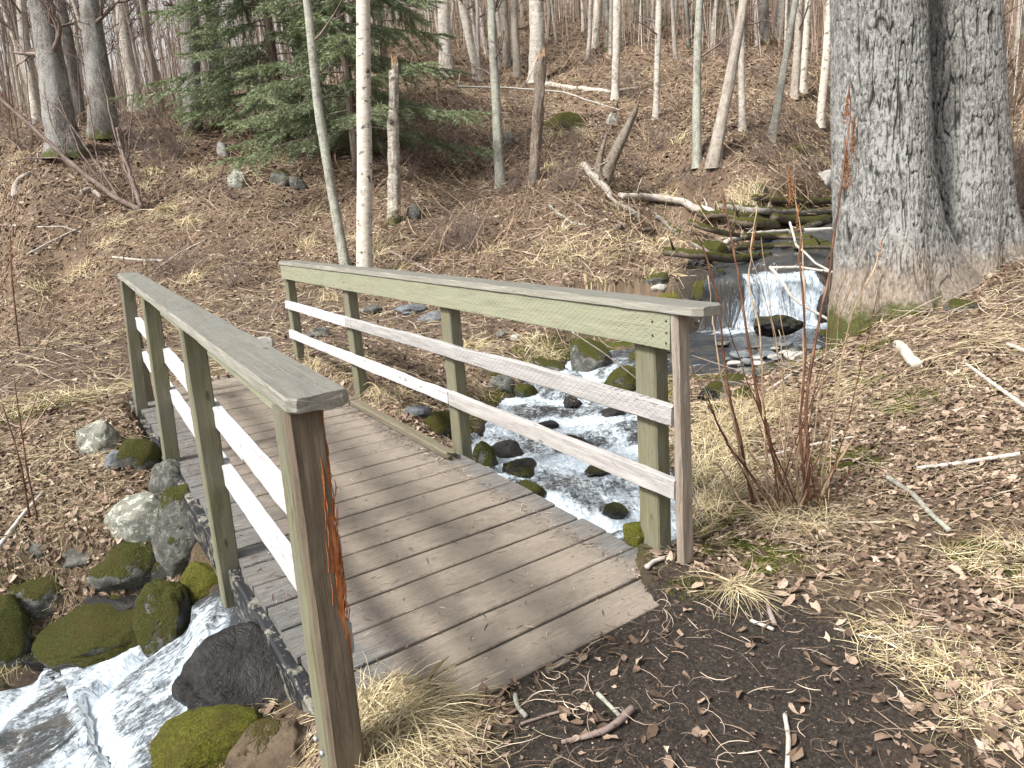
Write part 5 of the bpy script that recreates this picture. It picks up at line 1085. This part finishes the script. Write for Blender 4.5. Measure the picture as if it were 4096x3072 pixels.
for i in range(70):
    a = YAW+math.radians(rng.uniform(-40, 38)); dd = rng.uniform(14, 34); x, y = math.sin(a)*dd, math.cos(a)*dd
    if creek(x, y)[0].ravel()[0] < 1.5: continue
    o = BP[int(rng.integers(4))].copy(); COL.objects.link(o); o.location = gpt(x, y); s_ = rng.uniform(.5, 1.1); o.scale = (s_,)*3; o.rotation_euler = (0, 0, rng.uniform(0, 6)); tag(o, 'bare twiggy bush on the wooded slope', 'bush', 'bare bushes scattered over the slope')
# dry grass tufts
M_strw = N('dry grass', .8, .2); M_strw.out(M_strw.ramp(M_strw.attr('tint'), [(0, (.18, .135, .07)), (.4, (.36, .29, .165)), (.75, (.52, .44, .28)), (1, (.66, .59, .42))])); M_sw = M_strw.m
def blades(n, L, spread, w, droop=1., base=.08, dirb=None, seg=5, flat=.0, el=(.15, 1.15)):
    a = rng.uniform(0, 6.28, n)
    if dirb is not None: a = dirb[0]+rng.normal(0, dirb[1], n)
    e = rng.uniform(el[0], el[1], n); Ls = L*rng.uniform(.45, 1.1, n); r0 = base*np.sqrt(rng.uniform(0, 1, n)); a0 = rng.uniform(0, 6.28, n)
    P0 = np.stack([np.cos(a0)*r0, np.sin(a0)*r0, np.zeros(n)], 1); s = np.linspace(0, 1, seg)
    h = np.stack([np.cos(a), np.sin(a)], 1); hx = np.cos(e); hz = np.sin(e)
    P = np.zeros((n, seg, 3)); X = Ls[:, None]*(hx[:, None]*s+.25*s**2*spread); Z = Ls[:, None]*(hz[:, None]*s-droop*rng.uniform(.3, 1.1, n)[:, None]*.8*s**2.2)
    Z = np.maximum(Z, .006+.02*rng.uniform(0, 1, n)[:, None]*s)
    crv = rng.normal(0, .25, n)[:, None]*s**2*Ls[:, None]
    P[..., 0] = P0[:, :1]+h[:, :1]*X-h[:, 1:]*crv; P[..., 1] = P0[:, 1:2]+h[:, 1:]*X+h[:, :1]*crv; P[..., 2] = Z
    sd_ = np.stack([-h[:, 1], h[:, 0], rng.normal(0, .5, n)], 1); ww = w*rng.uniform(.6, 1.3, n)[:, None]*(1-.75*s)[None]
    A = P+sd_[:, None]*ww[..., None]; B_ = P-sd_[:, None]*ww[..., None]; V = np.stack([A, B_], 2).reshape(-1, 3)
    i = (np.arange(n)[:, None]*seg*2+np.arange(seg-1)[None]*2).ravel(); Q = np.stack([i, i+1, i+3, i+2], 1)
    return V, Q, np.repeat(rng.uniform(0, 1, n), seg*2)
def tuft(u, v, n, L, label, w=.0016, group=None, off=(0, 0, 0), **kw):
    p, t = place(u, v); V, Q, T_ = blades(n, L, .5, max(w, .00035*t), **kw); p = p+np.array(off)
    gl = ground(V[:, 0]+p[0], V[:, 1]+p[1])-p[2]; g5 = np.abs(gl).reshape(-1, 10).max(1); V[np.repeat(g5 > (.22 if t < 9 else .3), 10)] *= 0; V[:, 2] += np.clip(gl, -.25, .3)*sstep(0, .1, np.hypot(V[:, 0], V[:, 1]))
    o = mesh('grass_tuft', V, Q, M_sw, attrs=dict(tint=T_), smooth=False); o.location = p; tag(o, label, 'grass tuft', group)
tuft(388, 716, 1500, .34, 'thick tuft of bleached grass spilling from the foot of the near left post', base=.15, droop=1.3, dirb=(-.9, 1.3), el=(.1, 1.0))
tuft(372, 762, 700, .30, 'flattened bleached grass at the very foot of the near left post', base=.14, droop=1.2, dirb=(-.6, 1.3), el=(.1, .8))
tuft(733, 586, 170, .30, 'sparse tuft of green and straw grass by the near right post', base=.05, droop=1.1, dirb=(-1.7, 1.5), el=(.05, .7))
tuft(141, 388, 420, .36, 'straw tuft growing over the far end of the left stringer', base=.12, droop=1.3, el=(.1, 1.2))
tuft(163, 213, 300, .8, 'long straw tuft hanging under the leaning shrub', base=.15, dirb=(-1.5, .8), w=.004)
tuft(745, 208, 400, .9, 'tall pale straw tuft on the bank above the log jam', base=.5, droop=.5, el=(.8, 1.5))
tuft(727, 430, 700, .50, 'shaggy straw hanging down the near bank right of the rail', base=.3, droop=1.1)
tuft(716, 470, 500, .45, 'straw on the bank close to the near right post', base=.25, droop=1.2); tuft(752, 412, 500, .45, 'straw tuft on the bank crest above the pool rocks', base=.3, droop=.9)
tuft(540, 352, 300, .4, 'olive straw tuft on the far bank by the mossy boulders', base=.25); tuft(470, 350, 260, .4, 'straw tuft on the far bank right of the middle post', base=.2, droop=1.2); tuft(390, 395, 300, .4, 'straw fringe under the right curb', base=.2, droop=1.4)
tuft(312, 372, 220, .3, 'small straw tuft beside the far right post', base=.1); tuft(620, 246, 600, .55, 'broad patch of flattened straw above the creek bend', base=1.2, droop=1.4); tuft(575, 254, 500, .5, 'paler flattened straw left of the creek bend', base=1.0, droop=1.4)
tuft(30, 405, 400, .32, 'matted straw on the left bank beside the moss', base=.4, droop=1.3); tuft(85, 395, 320, .3, 'matted straw on the left bank nearer the bridge', base=.3, droop=1.3)
tuft(793, 520, 420, .34, 'tangle of dry grass round the foot of the tall bare stems', base=.22, droop=1.1); tuft(712, 505, 420, .42, 'straw hanging over the mossy bank beside the facing board', base=.16, droop=1.3)
tuft(980, 380, 300, .22, 'patch of matted yellow grass at the right edge of view', base=.35, droop=1.2, el=(.1, .9)); tuft(990, 690, 420, .2, 'matted pale grass in the lower right corner', base=.22, droop=1.2, el=(.05, .7)); tuft(900, 640, 240, .18, 'thin matted grass right of the long straw stalk', base=.18, droop=1.2, el=(.05, .7)); tuft(1000, 560, 300, .2, 'matted yellow grass beside the leaves at the right edge', base=.22, droop=1.2, el=(.05, .7))
weed('rusty dead frond lying on the near bank below the birch stub', [(884, 384), (905, 379), (930, 374), (955, 369)], 2, [((892, 381), (955, 369), .02, 500)], name='dead_frond', cat='dead frond')
for i in range(60):
    u, v = rng.uniform(0, 1020), rng.uniform(130, 300)
    if 825 < u < 1000: continue
    p, t = place(u, v)
    if creek(p[0], p[1])[0].ravel()[0] < 1.1 or t > 30: continue
    tuft(u, v, 90, .45, 'small dry grass tuft on the leafy slope', group='dry grass tufts on the slope', base=.2, droop=.8)
# ---------------------------------------------------------------- litter: leaves, straw, twigs
def scatter(n, dmin, dmax, p, sd, half=44, keep=None):
    r = np.random.default_rng(sd); f = r.uniform(0, 1, n); e = 2-p
    d = (dmin**e+f*(dmax**e-dmin**e))**(1/e); a = YAW+np.radians(r.uniform(-half, half, n)); x, y = np.sin(a)*d, np.cos(a)*d
    mud, path, moss, straw, ee = masks(x, y); z = ground(x, y)
    ok = (ee > .03) & ~((x > .5) & (x < 2.42) & (y > soil_line(x)-.02) & (y < 8.05))
    return x, y, z, d, mud, path, moss, straw, ee, ok, r
def slopeN(x, y, h=.06):
    zx = (ground(x+h, y)-ground(x-h, y))/(2*h); zy = (ground(x, y+h)-ground(x, y-h))/(2*h); nrm = np.stack([-zx, -zy, np.ones_like(zx)], 1); return nrm/np.linalg.norm(nrm, axis=1)[:, None]
M_leaf = N('dead leaves', .75, .25)
lc = M_leaf.ramp(M_leaf.attr('tint'), [(0, (.032, .021, .015)), (.25, (.09, .060, .042)), (.5, (.178, .123, .088)), (.72, (.285, .21, .158)), (.9, (.41, .325, .255)), (1, (.54, .47, .40))])
M_leaf.out(M_leaf.mix(M_leaf.ramp(M_leaf.noise(M_leaf.pos(), 90, 4, .7), [(.4, 0), (.7, .5)]), lc, (.10, .065, .045)))
def leaves(name, n, dmin, dmax, p, size, sd, label):
    x, y, z, d, mud, path, moss, straw, ee, ok, r = scatter(int(n*(1.4 if dmax < 9 else 1.12)), dmin, dmax, p, sd, 62 if dmax < 9 else 50); n = len(x)
    clump = n2(x, y, 1.4, 3, 71)
    ok &= r.uniform(0, 1, n) > np.clip(mud*1.6+path*.70+moss*.75-.05, 0, .965)
    ok &= r.uniform(0, 1, n) < .8+clump*.9
    x, y, z, d = x[ok], y[ok], z[ok], d[ok]; n = len(x); N_ = slopeN(x, y)
    s = size*r.uniform(.35, 1.35, n)*np.maximum(1, d/9)**.55
    N2 = N_+r.normal(0, .42, (n, 3)); N2 /= np.linalg.norm(N2, axis=1)[:, None]; a = r.normal(0, 1, (n, 3)); U_ = np.cross(N2, a); U_ /= np.linalg.norm(U_, axis=1)[:, None]; W_ = np.cross(N2, U_)
    c = np.stack([x, y, z], 1)+N_*(.006+r.uniform(0, .016, n)*1.0)[:, None]
    # outline of a curled, pointed leaf: 8 rim points round a mid line of 3
    rim = np.array([(-1, 0), (-.55, .52), (.05, .62), (.62, .38), (1.05, 0), (.55, -.45), (-.05, -.6), (-.62, -.46)]); k = len(rim)
    rr = rim[None]*(1+r.normal(0, .27, (n, k, 1))); cu = r.uniform(-.2, .75, n)[:, None]; cv = r.uniform(-.3, .5, n)[:, None]
    hgt = cu*rr[..., 1]**2+cv*rr[..., 0]**2*.6+r.normal(0, .06, (n, k))
    V = c[:, None]+(U_[:, None]*rr[..., :1]+W_[:, None]*rr[..., 1:]*.85+N2[:, None]*hgt[..., None])*(s[:, None, None]*.5)
    V = np.concatenate([V, c[:, None]], 1).reshape(-1, 3); i = np.arange(n)[:, None]*(k+1)
    Q = np.concatenate([np.stack([i[:, 0]+k, i[:, 0]+q, i[:, 0]+(q+1) % k, i[:, 0]+(q+2) % k], 1) for q in range(0, k, 2)])
    t_ = np.clip(r.beta(2, 2.2, n)+.0, 0, 1)
    o = mesh(name, V, Q, M_leaf.m, smooth=False, attrs=dict(tint=np.repeat(t_, k+1))); tag(o, label, 'fallen leaves', kind='stuff')
leaves('fallen_leaves', 70000, .7, 7, 1.1, .050, 101, 'curled brown leaves covering the near banks')
leaves('leaf_fragments', 60000, .7, 6.5, 1.0, .024, 105, 'crumbled leaf fragments between the leaves of the near banks')
leaves('fallen_leaves', 120000, 5, 26, 1.25, .062, 102, 'brown leaf litter covering the far bank and slope')
leaves('fallen_leaves', 50000, 20, 48, 1.2, .085, 103, 'brown leaf litter on the distant wooded slope')
def straws(name, n, dmin, dmax, p, L, w, sd, label, mat, up=.15, kind=0, seg=5):
    x, y, z, d, mud, path, moss, straw, ee, ok, r = scatter(int(n*(1.4 if dmax < 10 else 1.12)), dmin, dmax, p, sd, 62 if dmax < 10 else 50); n = len(x)
    keep = {0: np.clip(.35+straw*.65-mud*.55+path*.3, 0, 1), 1: np.clip(.7-mud*.2, 0, 1), 2: np.clip(.6-mud-path, 0, 1)}[kind]
    ok &= (r.uniform(0, 1, n) < keep) & (r.uniform(0, 1, n) < .6+1.4*n2(x, y, 1.1, 3, sd)); x, y, z, d = x[ok], y[ok], z[ok], d[ok]; n = len(x)
    a = r.uniform(0, 6.283, n); e = np.abs(r.normal(0, up, n)); Ls = L*r.uniform(.35, 1.5, n)*np.maximum(1, d/10)**.35; s = np.linspace(-.5, .5, seg); cur = r.normal(0, .35, n)
    aa = a[:, None]+cur[:, None]*s[None]*2.2
    px = x[:, None]+Ls[:, None]*s*np.cos(aa); py = y[:, None]+Ls[:, None]*s*np.sin(aa); h0 = ground(px.ravel(), py.ravel()).reshape(px.shape)
    pz = np.maximum(h0, z[:, None]-.05)+.012+r.uniform(0, .018, n)[:, None]+Ls[:, None]*(s+.5)*np.sin(e)[:, None]
    P = np.stack([px, py, pz], -1); tn_ = np.gradient(P, axis=1); vw = P-CAM; sdv = np.cross(tn_, r.normal(0, .3, (n, 1, 3))+np.array([0, 0, 1.])); sdv /= np.linalg.norm(sdv, axis=-1)[..., None]+1e-9
    upn = np.cross(sdv, tn_); upn /= np.linalg.norm(upn, axis=-1)[..., None]+1e-9
    ww = (w*r.uniform(.5, 1.4, n)*np.maximum(1, d/6.5)**.8)[:, None]*(1-.5*np.abs(s*2)**2)[None]
    A = P+sdv*ww[..., None]; B_ = P-sdv*ww[..., None]; C_ = P+upn*ww[..., None]*1.1
    V = np.stack([A, C_, B_], 2).reshape(-1, 3); i = (np.arange(n)[:, None]*seg*3+np.arange(seg-1)[None]*3).ravel()
    Q = np.concatenate([np.stack([i, i+1, i+4, i+3], 1), np.stack([i+1, i+2, i+5, i+4], 1)])
    o = mesh(name, V, Q, mat, smooth=False, attrs=dict(tint=np.repeat(r.uniform(0, 1, n), seg*3))); tag(o, label, 'ground cover', kind='stuff')
M_tw = N('fine twigs', .85, .1); M_tw.out(M_tw.ramp(M_tw.attr('tint'), [(0, (.05, .032, .024)), (.4, (.15, .105, .08)), (.75, (.30, .23, .18)), (1, (.50, .42, .34))]))
straws('dead_grass', 70000, .7, 9, 1.0, .13, .00085, 111, 'fine dead grass strewn over the near banks', M_sw)
straws('dead_grass', 50000, 6, 34, 1.25, .22, .0020, 112, 'dead grass strewn over the far bank and slope', M_sw, up=.22)
straws('twig_litter', 16000, .7, 9, 1.1, .10, .0016, 113, 'small twigs and bark scraps on the near banks', M_tw.m, kind=1)
straws('twig_litter', 26000, 7, 40, 1.25, .40, .0032, 114, 'small twigs on the far bank and slope', M_tw.m, up=.25, kind=1)
straws('dead_stems', 9000, 12, 40, 1.3, .7, .0035, 115, 'thin dead stems standing on the slope', M_ts, up=1.2, kind=2)
# crumbs of bark and soil on the black ground
x, y, z, d, mud, path, moss, straw, ee, ok, r = scatter(30000, 1.2, 3.2, .6, 131, 30)
ok &= (mud > .35); x, y, z = x[ok], y[ok], z[ok]; n = len(x); oc = np.array([[1, 0, 0], [-1, 0, 0], [0, 1, 0], [0, -1, 0], [0, 0, .7], [0, 0, -.7]]); of_ = np.array([[0, 2, 4], [2, 1, 4], [1, 3, 4], [3, 0, 4]])
sz = .0012+.0035*r.uniform(0, 1, n)**5; V = (np.stack([x, y, z+.0015], 1)[:, None]+oc[None]*(sz[:, None, None]*(1+r.normal(0, .3, (n, 6, 1))))).reshape(-1, 3)
M_cr = N('soil crumbs', .95, .1); M_cr.out(M_cr.ramp(M_cr.attr('tint'), [(0, (.012, .009, .008)), (.6, (.035, .028, .023)), (.88, (.10, .08, .062)), (1, (.34, .28, .22))]))
tag(mesh('soil_crumbs', V, (np.arange(n)[:, None, None]*6+of_[None]).reshape(-1, 3), M_cr.m, attrs=dict(tint=np.repeat(r.uniform(0, 1, n), 6))), 'crumbs of black soil and bark at the end of the deck', 'soil crumbs', kind='stuff')
# far-off brush of saplings between the trees
mb = MB(); r = np.random.default_rng(77); n = 9000
a = YAW+np.radians(r.uniform(-44, 42, n)); d = np.where(a-YAW > math.radians(-9), 34+r.uniform(0, 1, n)**.7*36, 26+r.uniform(0, 1, n)**.7*40); x, y = np.sin(a)*d, np.cos(a)*d; z = ground(x, y)
H = r.uniform(1.0, 11, n)*r.uniform(.4, 1, n); w = r.uniform(.006, .022, n)*(H/4)**.5; seg = 6; s = np.linspace(0, 1, seg); az = r.uniform(0, 6.28, n); ln = r.normal(0, .13, n); bd = r.normal(0, .12, n)
P = np.stack([x[:, None]+np.cos(az)[:, None]*H[:, None]*(ln[:, None]*s+bd[:, None]*s**2), y[:, None]+np.sin(az)[:, None]*H[:, None]*(ln[:, None]*s+bd[:, None]*s**2), z[:, None]-.05+H[:, None]*s], -1)
tri = np.array([[1, 0, 0], [-.5, .87, 0], [-.5, -.87, 0]]); V = (P[:, :, None]+tri[None, None]*(w[:, None]*(1-.8*s))[:, :, None, None]).reshape(-1, 3)
i = (np.arange(n)[:, None]*seg*3+np.arange(seg-1)[None]*3).ravel(); Q = np.concatenate([np.stack([i+j, i+(j+1) % 3, i+3+(j+1) % 3, i+3+j], 1) for j in range(3)])
M_br = N('brush stems', .9, .1); M_br.out(M_br.ramp(M_br.attr('tint'), [(0, (.18, .12, .09)), (.4, (.36, .27, .22)), (.75, (.52, .44, .38)), (1, (.68, .63, .57))]))
tag(mesh('sapling_brush', V, Q, M_br.m, attrs=dict(tint=np.repeat(r.uniform(0, 1, n), seg*3))), 'mass of thin bare saplings filling the wood behind the crest', 'brush', kind='stuff')

# bits trodden onto the deck
r = np.random.default_rng(141); n = 5200; x = r.uniform(.64, 2.36, n); y = r.uniform(1.95, 8.1, n)
x[:2200] = np.where(r.uniform(0, 1, 2200) < .75, 2.22-np.abs(r.normal(0, .05, 2200)), .66+np.abs(r.normal(0, .08, 2200))); y[1200:2200] = r.uniform(4.2, 8.1, 1000); k_ = slice(2200, 3800); y[k_] = np.round((y[k_]-Y0)/PT)*PT+Y0+r.normal(0, .006, 1600)
y = np.maximum(y, soil_line(x)+.01); L_ = .004+.03*r.uniform(0, 1, n)**4; a = r.uniform(0, 6.28, n); w = .0006+.0016*r.uniform(0, 1, n)
L_[k_] *= .5
u_ = np.stack([np.cos(a), np.sin(a), 0*a], 1); v_ = np.stack([-np.sin(a), np.cos(a), 0*a], 1); c_ = np.stack([x, y, deckz(y)+.0045], 1)
V = np.stack([c_-u_*L_[:, None]-v_*w[:, None], c_-u_*L_[:, None]+v_*w[:, None], c_+u_*L_[:, None]+v_*w[:, None], c_+u_*L_[:, None]-v_*w[:, None], c_+np.array([0, 0, .002])+v_*.002], 1)
i = np.arange(n)*5; Q = np.concatenate([np.stack([i+0, i+1, i+4], 1), np.stack([i+1, i+2, i+4], 1), np.stack([i+2, i+3, i+4], 1), np.stack([i+3, i, i+4], 1)])
tag(mesh('deck_debris', V.reshape(-1, 3), Q, M_tw.m, attrs=dict(tint=np.repeat(r.uniform(0, 1, n)**1.4, 5)), smooth=False), 'specks of soil and plant scraps trodden onto the deck boards', 'debris', kind='stuff')

# moss: short upright tufts
x, y, z, d, mud, path, moss, straw, ee, ok, r = scatter(330000, .8, 9.5, .9, 151)
ok &= (moss > .5) & (n2(x, y, 9, 2, 36) > -.12); x, y, z, d = x[ok], y[ok], z[ok], d[ok]; n = len(x); a = r.uniform(0, 6.28, n); L_ = r.uniform(.006, .016, n)*np.maximum(1, d/4); w = L_*r.uniform(.25, .5, n)
c_ = np.stack([x, y, z+n2(x, y, 14, 2, 37)*.006-.001], 1); sd_ = np.stack([np.cos(a), np.sin(a), 0*a], 1)*w[:, None]; tp = np.stack([r.normal(0, .4, n), r.normal(0, .4, n), np.ones(n)], 1)*L_[:, None]
M_ms = N('moss tufts', .9, .1); M_ms.out(M_ms.ramp(M_ms.attr('tint'), [(0, (.03, .034, .008)), (.5, (.085, .092, .018)), (.85, (.17, .175, .04)), (1, (.26, .25, .08))]))
tag(mesh('moss', np.stack([c_-sd_, c_+sd_, c_+tp], 1).reshape(-1, 3), np.arange(n*3).reshape(-1, 3), M_ms.m, smooth=False, attrs=dict(tint=np.repeat(np.clip(r.uniform(0, 1, n)*.7+n2(x, y, 4, 2, 38)*.4+.15, 0, 1), 3))), 'green moss growing in patches on the banks', 'moss', kind='stuff')
